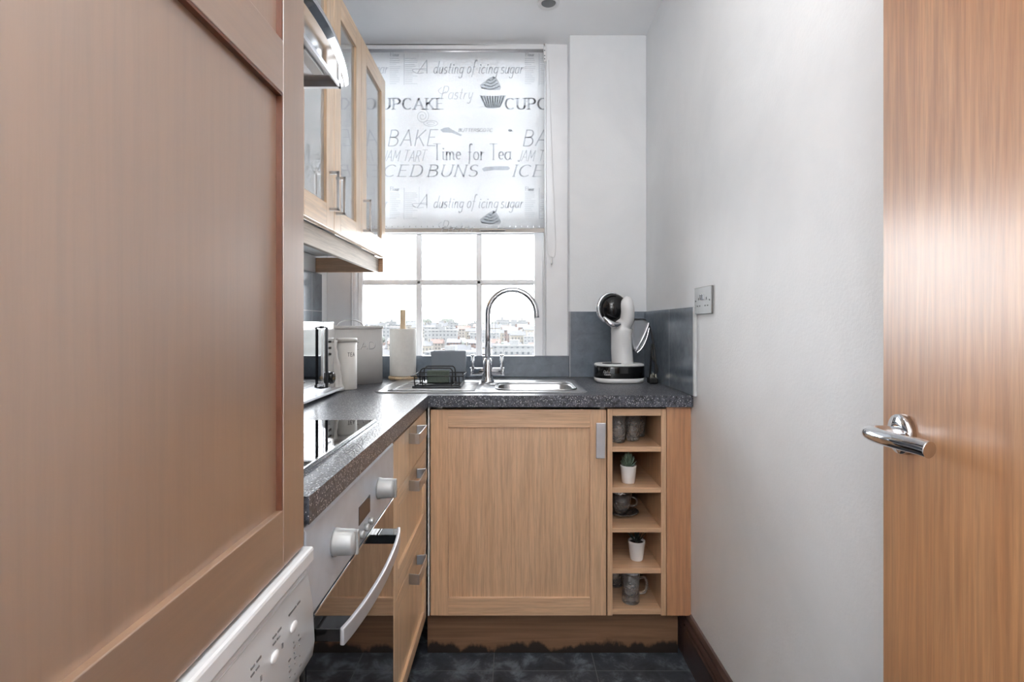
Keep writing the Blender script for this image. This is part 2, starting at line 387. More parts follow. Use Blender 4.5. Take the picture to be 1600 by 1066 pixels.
# ------------------------------------------------------------------ window
win = sempty('window_1', (-.3, YB+.10, 1.0))
fr = B(); Y0 = 2.48
fr.box(XL, -.749, Y0, Y0+.13, .985, ZC).box(.151, .267, Y0, Y0+.13, .985, ZC).box(-.749, .151, Y0, Y0+.13, 2.40, ZC)
obj('window_frame', fr, 'gloss_white', win, .004)
bd = B()
for xx in (-.765, .160): bd.tube([(xx, Y0-.001, .99), (xx, Y0-.001, ZC)], .004, 8)
obj('frame_bead', bd, 'gloss_white', win)
obj('window_sill', B().box(XL, .267, YB+.012, Y0, .985, 1.003), 'gloss_white', win, .003)
def sash(name, y, z0, z1, bars, rail0, rail1, xs=((-.727, -.749), )):
    s = B(); d = .042
    s.box(-.749, -.727, y, y+d, z0, z1).box(.109, .151, y, y+d, z0, z1)
    s.box(-.727, .109, y, y+d, z0, z0+rail0).box(-.727, .109, y, y+d, z1-rail1, z1)
    o = obj(name, s, 'gloss_white', win, .005)
    g = B()
    for a in (-.468, -.175): g.box(a, a+.028, y+.006, y+d-.006, z0+rail0, z1-rail1)
    for zz in bars: g.box(-.727, .109, y+.006, y+d-.006, zz, zz+.026)
    obj('glazing_bar', g, 'gloss_white', o, .007, 2)
    cx = [-.727, -.468, -.440, -.175, -.147, .109]; zz = [z0+rail0] + [q for b in bars for q in (b, b+.026)] + [z1-rail1]
    for i in range(3):
        for j in range(len(zz)//2):
            obj('pane', B().box(cx[2*i], cx[2*i+1], y+.020, y+.023, zz[2*j], zz[2*j+1]), 'pane', o)
sash('lower_sash', 2.520, .987, H+.470, [H+.192], .016, .032)
sash('upper_sash', 2.565, H+.440, 2.40, [H+.72, H+.98], .030, .03)

# ------------------------------------------------------------------ lettering drawn as strokes
def A_(cx, cy, rx, ry, a0, a1, n=10):
    return [(cx+rx*math.cos(math.radians(a0+(a1-a0)*k/n)), cy+ry*math.sin(math.radians(a0+(a1-a0)*k/n))) for k in range(n+1)]
GL = {
 'A': (.72, [[(0, 0), (.36, 1), (.72, 0)], [(.13, .36), (.59, .36)]]),
 'B': (.62, [[(.04, 0), (.04, 1)], [(.04, 1), (.25, 1)]+A_(.27, .77, .26, .23, 90, -90)+[(.04, .54)], [(.04, .54), (.28, .54)]+A_(.3, .27, .3, .27, 90, -90)+[(.04, 0)]]),
 'C': (.68, [A_(.38, .5, .38, .5, 50, 310, 16)]),
 'D': (.70, [[(.04, 0), (.04, 1)], [(.04, 1), (.28, 1)]+A_(.3, .5, .38, .5, 90, -90, 14)+[(.04, 0)]]),
 'E': (.56, [[(.04, 0), (.04, 1)], [(.04, 1), (.54, 1)], [(.04, .53), (.44, .53)], [(.04, 0), (.56, 0)]]),
 'F': (.52, [[(.04, 0), (.04, 1)], [(.04, 1), (.52, 1)], [(.04, .53), (.42, .53)]]),
 'I': (.12, [[(.06, 0), (.06, 1)]]),
 'J': (.34, [[(.3, 1), (.3, .22)]+A_(.15, .22, .15, .22, 0, -150, 8)]),
 'K': (.62, [[(.04, 0), (.04, 1)], [(.56, 1), (.04, .42)], [(.2, .58), (.62, 0)]]),
 'M': (.84, [[(.04, 0), (.08, 1), (.42, .3), (.76, 1), (.8, 0)]]),
 'N': (.68, [[(.04, 0), (.04, 1), (.62, 0), (.62, 1)]]),
 'O': (.72, [A_(.36, .5, .36, .5, 0, 360, 18)]),
 'G': (.72, [A_(.38, .5, .38, .5, 50, 330, 16)+[(.72, .45), (.45, .45)]]),
 'P': (.58, [[(.04, 0), (.04, 1)], [(.04, 1), (.28, 1)]+A_(.3, .74, .26, .26, 90, -90)+[(.04, .48)]]),
 'R': (.62, [[(.04, 0), (.04, 1)], [(.04, 1), (.28, 1)]+A_(.3, .76, .24, .24, 90, -90)+[(.04, .52)], [(.26, .52), (.62, 0)]]),
 'S': (.54, [A_(.27, .76, .25, .24, 40, 250, 10)+A_(.27, .26, .27, .26, 80, -150, 12)]),
 'T': (.66, [[(0, 1), (.66, 1)], [(.33, 1), (.33, 0)]]),
 'U': (.68, [[(.04, 1), (.04, .32)]+A_(.34, .32, .3, .32, 180, 360, 12)+[(.64, 1)]]),
 'a': (.50, [A_(.24, .25, .23, .25, 60, 330, 12), [(.46, .5), (.44, .1), (.54, .02)]]),
 'c': (.40, [A_(.24, .25, .22, .25, 50, 320, 12)]),
 'd': (.52, [A_(.23, .25, .22, .25, 50, 340, 12), [(.46, 1), (.45, .1), (.54, .02)]]),
 'e': (.42, [[(.04, .26), (.38, .30)]+A_(.22, .27, .18, .23, 10, 310, 14)]),
 'f': (.34, [A_(.27, .82, .12, .18, 40, 180, 8)+[(.15, .1), (.10, -.25)], [(0, .48), (.3, .48)]]),
 'g': (.48, [A_(.23, .26, .21, .24, 50, 340, 12), [(.45, .5), (.43, -.2)]+A_(.24, -.22, .19, .16, 0, -160, 8)]),
 'i': (.20, [[(.08, .5), (.08, .06), (.18, .0)], A_(.1, .7, .025, .03, 0, 360, 6)]),
 'l': (.20, [[(.08, 1), (.08, .06), (.18, 0)]]),
 'm': (.74, [[(.05, .5), (.05, 0)], [(.05, .3)]+A_(.2, .33, .14, .17, 170, 0, 8)+[(.34, 0)], [(.34, .3)]+A_(.5, .33, .14, .17, 170, 0, 8)+[(.64, .06), (.72, 0)]]),
 'n': (.50, [[(.05, .5), (.05, 0)], [(.05, .3)]+A_(.22, .33, .17, .17, 170, 0, 8)+[(.39, .06), (.48, 0)]]),
 'o': (.46, [A_(.23, .25, .21, .25, 0, 360, 14)]),
 'r': (.34, [[(.06, .5), (.06, 0)], [(.06, .28), (.16, .46), (.32, .46)]]),
 's': (.38, [A_(.19, .38, .16, .13, 40, 230, 8)+A_(.19, .12, .17, .13, 70, -150, 8)]),
 't': (.32, [[(.14, .8), (.13, .08), (.26, 0)], [(0, .5), (.28, .5)]]),
 'u': (.50, [[(.05, .5), (.05, .16)]+A_(.21, .16, .16, .16, 180, 350, 8)+[(.42, .5), (.42, .06), (.5, 0)]]),
 'y': (.46, [[(.05, .5), (.08, .2), (.22, .02), (.38, .2)], [(.42, .5), (.38, -.15)]+A_(.22, -.2, .16, .14, 10, -150, 8)]),
 ' ': (.34, []),
}
def ribbon(b, pts, w0, w1, P, mi=0, loop=False):
    """w0 stroke width for flat strokes, w1 for upright ones; P maps (x, z) to a point"""
    n = len(pts)
    for i in range(n-1):
        (x0, y0), (x1, y1) = pts[i], pts[i+1]; L = math.hypot(x1-x0, y1-y0)
        if L < 1e-7: continue
        dx, dy = (x1-x0)/L, (y1-y0)/L; w = (w0+(w1-w0)*abs(dy))/2; e = w*.35
        x0 -= dx*e; y0 -= dy*e; x1 += dx*e; y1 += dy*e
        i0 = b.add([P(x0-dy*w, y0+dx*w), P(x0+dy*w, y0-dx*w), P(x1+dy*w, y1-dx*w), P(x1-dy*w, y1+dx*w)])
        b.face([i0, i0+1, i0+2, i0+3], mi)
def text(b, s, x, z, wid, hgt, P, w0, w1, slant=0, serif=0, gap=.14, mi=0, wob=0):
    tot = sum(GL[c][0]+gap for c in s)-gap; k = wid/tot; cx = 0; rnd = random.Random(3)
    for c in s:
        gw, st = GL[c]; dy = rnd.uniform(-wob, wob)
        for poly in st:
            q = [(x+(cx+px)*k+slant*pz*hgt, z+(pz+dy)*hgt) for px, pz in poly]
            ribbon(b, q, w0, w1, P, mi)
            if serif and len(poly) <= 3 or (serif and c in 'UKN'):
                for e in (0, -1):
                    px, pz = poly[e]; ot = poly[1] if e == 0 else poly[-2]
                    if abs(ot[1]-pz) > .3 and (pz < .02 or pz > .45):
                        X = x+(cx+px)*k+slant*pz*hgt; Z = z+(pz+dy)*hgt
                        ribbon(b, [(X-serif, Z), (X+serif, Z)], w0, w0, P, mi)
        cx += gw+gap

# ------------------------------------------------------------------ roller blind
YBL = 2.448; KB = F/YBL
def BX(px): return (px-800)/KB
def BZ(py): return H+(507-py)/KB
bl = thing('roller_blind', 'white translucent roller blind printed with grey baking words, hung over the upper window', 'blind', (BX(700), YBL, BZ(76)))
fb = B()
nx = 24
zt, zb = BZ(82), BZ(358)
rows = 10
ids = []
for j in range(rows+1):
    z = zt+(zb-zt)*j/rows
    ids.append(fb.add([(BX(552)+(BX(851)-BX(552))*i/nx, YBL+.0008*math.sin(i*.9), z) for i in range(nx+1)]))
for j in range(rows):
    for i in range(nx): fb.face([ids[j]+i, ids[j]+i+1, ids[j+1]+i+1, ids[j+1]+i], 0, True)
fab = obj('fabric', fb, 'blind', bl)
md = fab.modifiers.new('thickness', 'SOLIDIFY'); md.thickness = .0006
pr = B()
def prt(dx, dy):
    def P(x, z): return (BX(x+dx), YBL-.0016, BZ(-z+dy))
    # z is -py here so that letters grow upwards
    T = lambda s, x, yb, w, h, **k: text(pr, s, x, -yb, w, h, P, **k)
    T('A', 652, 115, 15, 21, w0=1.0, w1=1.5, slant=.35)
    ribbon(pr, [(p.x, p.y) for p in smooth_path([(662, -114, 0), (652, -115, 0), (644, -110, 0), (650, -108, 0), (668, -110, 0)])], .9, .9, P)
    T('dusting', 677, 115, 46, 19, w0=1.0, w1=1.4, slant=.22)
    T('of', 729, 115, 12, 21, w0=1.0, w1=1.4, slant=.22)
    T('icing', 747, 115, 30, 19, w0=1.0, w1=1.4, slant=.22)
    T('sugar', 782, 115, 34, 19, w0=1.0, w1=1.4, slant=.22)
    T('Pastry', 689, 155, 48, 20, w0=.9, w1=1.2, slant=.25, mi=1)
    ribbon(pr, [(p.x, p.y) for p in smooth_path([(690, -137, 0), (685, -142, 0), (690, -147, 0), (697, -143, 0)])], .9, .9, P, 1)
    T('CUPCAKE', 579, 171, 114, 17, w0=1.3, w1=3.2, serif=3.2, gap=.22)
    # cupcake: swirled top and pleated case
    cr = [(765, -141), (752, -139), (750, -133), (758, -127), (765, -122), (771, -119), (776, -123), (780, -129), (783, -137), (781, -141)]
    i0 = pr.add([P(*q) for q in cr]); pr.face(list(range(i0, i0+len(cr))), 1)
    for k in range(4):
        y = -137+k*4.5; w = 15-3.6*k
        ribbon(pr, [(p.x, p.y) for p in smooth_path([(767-w, y, 0), (767, y-3, 0), (769+w*.8, y+2.5, 0)])], .9, .9, P)
    cs = [(749, -149), (760, -150), (775, -150), (791, -149), (786, -160), (781, -168), (772, -170), (762, -170), (757, -167), (752, -157)]
    i0 = pr.add([P(*q) for q in cs]); pr.face(list(range(i0, i0+len(cs))), 1)
    for k in range(9):
        ribbon(pr, [(752+k*4.4, -150), (760+k*2.6, -168)], 1.2, 1.2, P)
    # cinnamon swirl and flat bun outlines
    ribbon(pr, [(660+(1.5+k*.28)*math.cos(k*.42), -182+(1.5+k*.30)*math.sin(k*.42)) for k in range(34)], .9, .9, P, 1)
    ribbon(pr, A_(673, -193, 11, 4.5, 0, 360, 20), .9, .9, P, 1); ribbon(pr, A_(673, -193, 6, 2.2, 0, 360, 14), .8, .8, P, 1)
    T('BAKE', 606, 228, 74, 25, w0=1.5, w1=2.0, slant=.2, gap=.2, wob=.03)
    # slice of tart, small words and dot
    pie = [(688, -203), (694, -200), (701, -199), (707, -203), (722, -211), (720, -213), (706, -208), (692, -207)]
    i0 = pr.add([P(*q) for q in pie]); pr.face(list(range(i0, i0+len(pie))), 0)
    T('BUTTERSCOTC', 716, 206, 53, 5, w0=.8, w1=.9, slant=.2, mi=1)
    ribbon(pr, A_(797, -204, 2.2, 1.4, 0, 360, 8), 1.6, 1.6, P)
    T('JAM TART', 598, 252, 66, 17, w0=1.0, w1=1.3, slant=.25, mi=1, wob=.05)
    T('Time', 677, 250, 43, 25, w0=1.0, w1=2.2, serif=1.5, gap=.12)
    T('for', 731, 250, 26, 25, w0=1.0, w1=2.2, serif=1.5, gap=.12)
    T('Tea', 765, 250, 33, 25, w0=1.0, w1=2.2, serif=1.5, gap=.12)
    T('ICED', 590, 276, 68, 18, w0=1.1, w1=2.4, slant=.28, serif=2.2, gap=.24)
    T('BUNS', 668, 276, 76, 18, w0=1.1, w1=2.4, slant=.28, serif=2.2, gap=.24)
    ecl = [(753, -264), (758, -261), (775, -260), (794, -260), (797, -263), (794, -266), (772, -266), (756, -268)]
    i0 = pr.add([P(*q) for q in ecl]); pr.face(list(range(i0, i0+len(ecl))), 0)
    # recipe columns: heading, rule and lines of small print
    T('Flour', 610, 88, 14, 6, w0=.7, w1=1.0)
    ribbon(pr, [(631.5, -84), (631.5, -133)], .9, .9, P); ribbon(pr, [(655, -82), (655, -110)], .6, .6, P, 1)
    rr = random.Random(5)
    for k in range(14):
        y = -92-k*3.0
        ribbon(pr, [(609, y), (609+rr.uniform(10, 17), y)], .9, .9, P, 1)
        ribbon(pr, [(633, y), (633+rr.uniform(10, 20), y)], .9, .9, P, 1)
for dy in (0, 210):
    for dx in (-211, 0, 211): prt(dx, dy)
pro = obj('printed_pattern', pr, ['ink', 'ink_pale'], bl)
bm = bmesh.new(); bm.from_mesh(pro.data); o_ = wloc(bl)
for co, no in (((BX(552.5), 0, 0), (-1, 0, 0)), ((BX(850.5), 0, 0), (1, 0, 0)), ((0, 0, BZ(82)), (0, 0, 1)), ((0, 0, BZ(362)), (0, 0, -1))):
    geo = bm.verts[:]+bm.edges[:]+bm.faces[:]
    bmesh.ops.bisect_plane(bm, geom=geo, plane_co=Vector(co)-o_, plane_no=no, clear_outer=True)
bm.to_mesh(pro.data); bm.free()
bb = B(); bb.box(BX(552), BX(851), YBL-.001, YBL+.010, BZ(363), BZ(357)); obj('bottom_bar', bb, 'blindbar', bl, .001)
st = B()
for k in range(32): st.box(BX(557+k*9.2), BX(558+k*9.2), YBL-.0022, YBL-.0012, BZ(355.5), BZ(353.0))
obj('hem_stitching', st, 'alu', bl)
obj('roller_tube', B().tube([(BX(552), YBL+.012, BZ(79)), (BX(850), YBL+.012, BZ(79))], .012, 16), 'alu', bl)
br_ = B(); br_.box(BX(849), BX(854), YBL-.012, YBL+.03, BZ(98), BZ(74)); obj('bracket', br_, 'white_plastic', bl, .002)
dt = B()
for py in (81, 89, 94): dt.tube([(BX(850.8), YBL-.0135, BZ(py)), (BX(850.8), YBL-.012, BZ(py))], .0026, 8)
obj('bracket_screw', dt, 'dark_grey', bl)
ch = B(); pth = smooth_path([(BX(852), YBL-.006, BZ(95)), (BX(853), YBL-.006, BZ(250)), (BX(855), YBL-.006, BZ(380)), (BX(861), YBL-.006, BZ(401)), (BX(868), YBL-.006, BZ(385)), (BX(863), YBL-.006, BZ(250)), (BX(857), YBL-.006, BZ(95))], 10)
ch.tube(pth, .0012, 6); cho = obj('bead_chain', ch, 'white_plastic', bl)
obj('chain_weight', B().lathe([(.002, .02), (.004, .01), (.005, -.01), (.003, -.016)], (BX(862), YBL-.006, BZ(408)), 10), 'white_plastic', cho)

# ------------------------------------------------------------------ tiles behind the worktop
WT = .921
tb = B(); tb.box(XL+.010, .262, YB-.010, YB+.012, WT+.001, H-.145)
obj('tiled_upstand', tb, 'tile_back', None, .0015, label='low strip of grey tiles under the window behind the sink', category='splashback')
tb = B(); tb.box(.2625, XR-.0105, YB-.010, YB, WT+.001, H+.059)
obj('tiled_splashback', tb, 'tile_back', None, .0015, label='grey tiled splashback on the end wall behind the coffee machine', category='splashback')
tr_ = thing('tiled_splashback', 'grey tiled splashback on the right wall with a pale edging strip', 'splashback', (XR, 1.8, WT))
obj('tile_panel', B().box(XR-.010, XR, 1.752, YB, WT+.001, H+.059), 'tile_right', tr_, .0012)
obj('edge_trim', B().box(XR-.012, XR, 1.740, 1.752, WT+.001, H+.062), 'tile_trim', tr_, .003)
obj('tiled_splashback', B().box(XL+.001, XL+.011, .74, YB-.012, WT+.001, H+.23), 'tile_left', None, .0015,
    label='grey tiled splashback on the left wall under the glazed wall cabinets', category='splashback')

# ------------------------------------------------------------------ helpers for cabinet doors
def shaker_x(name, parent, x0, x1, z0, z1, yf, st, rt, rb, mz='oak_z', mx='oak_x', th=.020, rec=.007):
    """framed door in the XZ plane, front face at yf"""
    b = B()
    b.box(x0, x0+st[0], yf, yf+th, z0, z1, 0).box(x1-st[1], x1, yf, yf+th, z0, z1, 0)
    b.box(x0+st[0], x1-st[1], yf, yf+th, z0, z0+rb, 1).box(x0+st[0], x1-st[1], yf, yf+th, z1-rt, z1, 1)
    d = obj(name, b, [mz, mx], parent, .0012)
    p = obj('panel', B().box(x0+st[0], x1-st[1], yf+rec, yf+th-.001, z0+rb, z1-rt), mz, d)
    return d
def shaker_y(name, parent, y0, y1, z0, z1, xf, st, rt, rb, mids=(), mz='oak_z', my='oak_y', th=.020, rec=.008, panel=True):
    """framed door in the YZ plane facing +X, front face at xf"""
    b = B()
    b.box(xf-th, xf, y0, y0+st[0], z0, z1, 0).box(xf-th, xf, y1-st[1], y1, z0, z1, 0)
    b.box(xf-th, xf, y0+st[0], y1-st[1], z0, z0+rb, 1).box(xf-th, xf, y0+st[0], y1-st[1], z1-rt, z1, 1)
    for a, c in mids: b.box(xf-th, xf, y0+st[0], y1-st[1], a, c, 1)
    d = obj(name, b, [mz, my], parent, .0012)
    zs = [z0+rb] + [q for m in mids for q in m] + [z1-rt]
    if panel:
        for i in range(0, len(zs), 2):
            obj('panel', B().box(xf-th+.001, xf-rec, y0+st[0], y1-st[1], zs[i], zs[i+1]), mz, d)
    return d

# ------------------------------------------------------------------ tall larder cabinet over the washing machine
lc = thing('tall_cabinet', 'tall oak cabinet with a framed door above the washing machine, filling the left side', 'cabinet', (XL+.3, .42, .856))
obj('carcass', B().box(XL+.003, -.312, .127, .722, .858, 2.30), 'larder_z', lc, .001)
M['bead_shade'] = plain('shaded_bead_brown', (96, 56, 38), .35, var=.1, coat=.2)  # dark bead colour includes recess shade; the lit bottom edge gets none
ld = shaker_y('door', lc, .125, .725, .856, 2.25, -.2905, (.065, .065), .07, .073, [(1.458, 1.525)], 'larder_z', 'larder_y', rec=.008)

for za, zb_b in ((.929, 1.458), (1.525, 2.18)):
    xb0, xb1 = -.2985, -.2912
    obj('shaded_bead', B().box(xb0, xb1, .190, .660, zb_b-.0035, zb_b-.0002), 'bead_shade', ld)
    for ya in (.190, .6568): obj('shaded_bead', B().box(xb0, xb1, ya, ya+.003, za+.0002, zb_b-.0036), 'bead_shade', ld)
# ------------------------------------------------------------------ washing machine
wm = thing('washing_machine', 'white washing machine under the tall oak cabinet', 'washing machine', (-.58, .44, 0))
obj('body', B().box(XL+.03, -.300, .14, .738, .02, .825), 'white_enamel', wm, .006)
for xx in (-.82, -.36):
    for yy in (.19, .69): obj('foot', B().lathe([(.02, 0), (.02, .02)], (xx, yy, 0), 12), 'dark_grey', wm)
obj('top_panel', B().box(XL+.03, -.2816, .138, .740, .8275, .850), 'white_enamel', wm, .004)
fp = B(); poly = [(-.299, .690), (-.284, .694), (-.281, .715), (-.284, .770), (-.289, .800), (-.293, .822), (-.300, .826)]
fp.prism([(-.302, .69)]+poly[1:]+[(-.302, .826)], .139, .739, 'Y', sm=True)
fascia = obj('control_panel', fp, 'white_enamel', wm)
def fx(z):
    pts = [(.694, -.284), (.715, -.281), (.770, -.284), (.800, -.289), (.822, -.293)]
    for (a, xa), (c, xc) in zip(pts, pts[1:]):
        if a <= z <= c: return xa+(xc-xa)*(z-a)/(c-a)
    return -.284
for yy, zz in ((.675, .772), (.620, .768), (.565, .765), (.510, .762), (.555, .728), (.60, .722)):
    obj('button', B().ell((fx(zz)+.0005, yy, zz), (.003, .010, .0065), 14, 8), 'white_plastic', fascia)
mk = B(); rr = random.Random(11)
for yy, zz, n in ((.680, .790, 3), (.628, .788, 2), (.575, .786, 2), (.520, .784, 3), (.46, .782, 3)):
    for k in range(n):
        y = yy+.013*(n/2-k)-.006; L = rr.uniform(.008, .012)
        mk.box(fx(zz)-.001, fx(zz)+.0007, y, y+L, zz-.001, zz+.0013)
    if n == 2:
        for k in range(2): mk.box(fx(zz-.006)-.001, fx(zz-.006)+.0007, yy-.008+k*.011, yy+k*.011, zz-.0075, zz-.0055)
for i in range(7):
    for j in range(3):
        if rr.random() < .8:
            y = .655+.016*j; z = .752-.0068*i
            mk.box(fx(z)-.001, fx(z)+.0007, y, y+rr.choice((.002, .002, .006)), z, z+.002)
for yy, zz in ((.59, .748), (.565, .748), (.64, .765), (.585, .762), (.53, .760)): mk.box(fx(zz)-.001, fx(zz)+.0007, yy, yy+.003, zz, zz+.006)
obj('printed_marks', mk, 'letter_dark', fascia)
gl_ = B()
for za in (.812,): gl_.tube([(fx(za)+.0002, .16, za), (fx(za)+.0002, .738, za)], .0012, 6)
obj('panel_ridge', gl_, 'white_enamel', fascia)
dr = B(); dr.lathe([(.165, 0), (.165, .012), (.15, .018), (.125, .014)], (-.300, .44, .42), 40, axis='X'); obj('porthole_door', dr, 'white_plastic', wm)

# ------------------------------------------------------------------ worktop (L shaped, cut out for the bowl)
BOWL = (-.055, .235, 1.905, 2.125)
wt = B(); z0, z1 = WT-.040, WT
wt.box(XL, -.2875, .7355, YB-.001, z0, z1)
wt.box(-.2875, XR, 1.780, BOWL[2]-.004, z0, z1).box(-.2875, XR, BOWL[3]+.004, YB-.001, z0, z1)
wt.box(-.2875, BOWL[0]-.004, BOWL[2]-.004, BOWL[3]+.004, z0, z1).box(BOWL[1]+.004, XR, BOWL[2]-.004, BOWL[3]+.004, z0, z1)
wo = obj('worktop', wt, 'worktop', None, label='L-shaped dark speckled worktop running under the window and along the left wall', category='worktop')

# ------------------------------------------------------------------ front run: base cabinet with framed door
D1 = 1.80
bc = thing('base_cabinet', 'oak base cabinet with a framed door under the sink', 'cabinet', (.02, 2.08, 0))
cb = B(); X0, X1 = -.262, .327
cb.box(X0, X0+.018, D1+.022, 2.37, .155, .879).box(X1-.018, X1, D1+.022, 2.37, .155, .879).box(X0, X1, D1+.022, 2.37, .155, .173).box(X0, X1, 2.352, 2.37, .155, .75)
obj('carcass', cb, 'white_plastic', bc, .0008)
dd = shaker_x('door', bc, -.2825, .3265, .1545, .869, D1, (.061, .056), .062, .062)
hb = B()
for zz in (H-.360, H-.435):
    hb.box(.293, .303, D1-.022, D1, zz-.005, zz+.005)
hb.prism([(.287, H-.459), (.318, H-.459), (.3215, H-.337), (.2875, H-.337)], D1-.027, D1-.021, 'Y')
obj('handle', hb, 'alu', dd, .0025)
# white edge strip at the corner
obj('corner_strip', B().box(-.2915, -.2865, D1-.002, D1+.05, .155, .878), 'white_plastic', bc)

# ------------------------------------------------------------------ wine rack
rk = thing('wine_rack', 'narrow open oak rack of five cubbyholes beside the sink cabinet', 'rack', (.43, 2.06, 0))
RX0, RX1 = .3305, .5345
rb = B(); rb.box(RX0, RX0+.018, D1-.001, 2.34, .1545, .872).box(RX1-.018, RX1, D1-.001, 2.34, .1545, .872)
side = obj('side_panel', rb, 'oak_z', rk, .0012)
ZS = [H-(y-507)/450 for y in (703, 765.5, 829, 892.5, 957)]
def shelf(zc, zb_):
    return obj('shelf', B().box(RX0+.018, RX1-.018, D1, 2.33, zb_, zc), 'oak_x', rk, .001)
tops = [H-(698-507)/450, H-(762-507)/450, H-(825-507)/450, H-(888-507)/450, H-(952-507)/450]
bots = [H-(706-507)/450, H-(770-507)/450, H-(832-507)/450, H-(896-507)/450, H-(960-507)/450]
for a, c in zip(tops, bots): shelf(a, c)
obj('top_rail', B().box(RX0+.018, RX1-.018, D1, 2.33, .848, .872), 'oak_x', rk, .001)
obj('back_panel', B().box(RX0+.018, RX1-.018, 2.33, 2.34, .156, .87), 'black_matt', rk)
obj('filler_panel', B().box(.536, XR-.001, D1-.001, D1+.018, .1545, .878), wood('warm_oak', 'Z', (176, 122, 84), (200, 150, 110), OAKP), None, .001,
    label='plain oak filler panel between the cubbyhole rack and the right wall', category='panel')
pl = B(); pl.box(-.30, .588, 1.84, 1.858, 0, .150)
obj('plinth', pl, 'plinth', None, .001, label='oak plinth with dark stains under the sink cabinet, facing the camera', category='plinth')

# ------------------------------------------------------------------ drawer unit on the left run
XF = -.2955
du = thing('drawer_unit', 'oak unit of three drawers between the oven and the corner', 'drawers', (-.58, 1.54, 0))
obj('carcass', B().box(XL+.03, XF-.021, 1.298, 1.785, .158, .876), 'white_plastic', du, .001)
def bow_handle(parent, zc):
    h = B(); w = .030
    pts = [(XF, 1.490), (XF+.018, 1.4865), (XF+.0290, 1.485), (XF+.0305, 1.50), (XF+.0305, 1.60), (XF+.0290, 1.615), (XF+.018, 1.6135), (XF, 1.610)]
    h.strip([(x, y, zc) for x, y in pts], w, (0, 0, 1), .004)
    obj('handle', h, 'nickel', parent, .0012)
dA = obj('drawer', B().box(XF-.020, XF, 1.297, 1.787, .7375, .869), 'lit_z', du, .0012); bow_handle(dA, .837)
dB = shaker_y('drawer', du, 1.297, 1.787, .4635, .7345, XF, (.050, .042), .050, .064, mz='lit_z', my='lit_y'); bow_handle(dB, .702)
dC = shaker_y('drawer', du, 1.297, 1.787, .157, .4605, XF, (.050, .042), .050, .040, mz='lit_z', my='lit_y'); bow_handle(dC, .434)
obj('plinth', B().box(XF-.075, XF-.057, .745, 1.838, 0, .150), 'plinth', None, .001, label='shadowed plinth under the oven and drawers on the left', category='plinth')

# ------------------------------------------------------------------ oven
ov = thing('built_in_oven', 'stainless built-in oven with a black glass door and curved bar handle', 'oven', (-.58, 1.02, .155))
OY0, OY1 = .744, 1.2945
obj('body', B().box(XL+.03, XF-.022, OY0+.004, OY1-.004, .158, .866), 'dark_grey', ov, .001)
cp = B(); cp.prism([(XF-.021, .735), (XF, .735), (XF, .866), (XF-.004, .872), (XF-.021, .872)], OY0, OY1, 'Y')
pan = obj('control_panel', cp, 'steel_y', ov, .0015)
dg = obj('oven_door', B().box(XF-.020, XF, OY0, OY1, .165, .7285), 'oven_glass', ov, .002)
obj('door_trim', B().box(XF-.020, XF+.0015, OY0+.03, OY1-.005, .7285, .733), 'chrome', dg, .001)
def knob(yc, zc):
    k = B(); k.lathe([(.0235, 0), (.0235, .004), (.0215, .006), (.0210, .030), (.018, .036), (.010, .037)], (XF, yc, zc), 28, axis='X')
    ko = obj('knob', k, 'silver_plastic', pan)
    obj('knob_grip', B().box(XF+.030, XF+.040, yc-.004, yc+.004, zc-.0205, zc+.0205), 'silver_plastic', ko, .002)
knob(.866, .802); knob(1.150, .802)
dsp = B(); dsp.box(XF-.002, XF+.0012, 1.000, 1.078, .776, .812); dpo = obj('display', dsp, 'led', pan, .001)
for yy in (1.005, 1.040, 1.074):
    obj('button', B().lathe([(.0075, 0), (.0075, .008), (.0055, .010)], (XF, yy, .758), 16, axis='X'), 'silver_plastic', pan)
hp = smooth_path([(-.2500, .762, .7055), (-.2440, .795, .7055), (-.2370, .86, .7055), (-.2335, .95, .7055), (-.2370, 1.05, .7055), (-.2440, 1.115, .7055), (-.2500, 1.145, .7055)], 8)
hn = obj('handle', B().strip(hp, .026, (0, 0, 1), .007), 'alu', dg, .002)
for ya, yb_ in ((.764, .800), (1.105, 1.141)):
    obj('handle_bracket', B().box(XF-.001, -.2465, ya, yb_, .697, .7165), 'black', hn, .0015)

# ------------------------------------------------------------------ hob
hbz = WT
hob = thing('induction_hob', 'black glass hob with a thin steel edge set in the worktop over the oven', 'hob', (-.6, 1.0, hbz))
obj('glass_top', B().box(-.846, -.346, .765, 1.293, hbz+.0005, hbz+.006), 'hob_glass', hob, .001)
for xa in (-.346, -.852): obj('steel_edge', B().box(xa, xa+.006, .762, 1.296, hbz+.0005, hbz+.0075), 'chrome', hob, .0012)

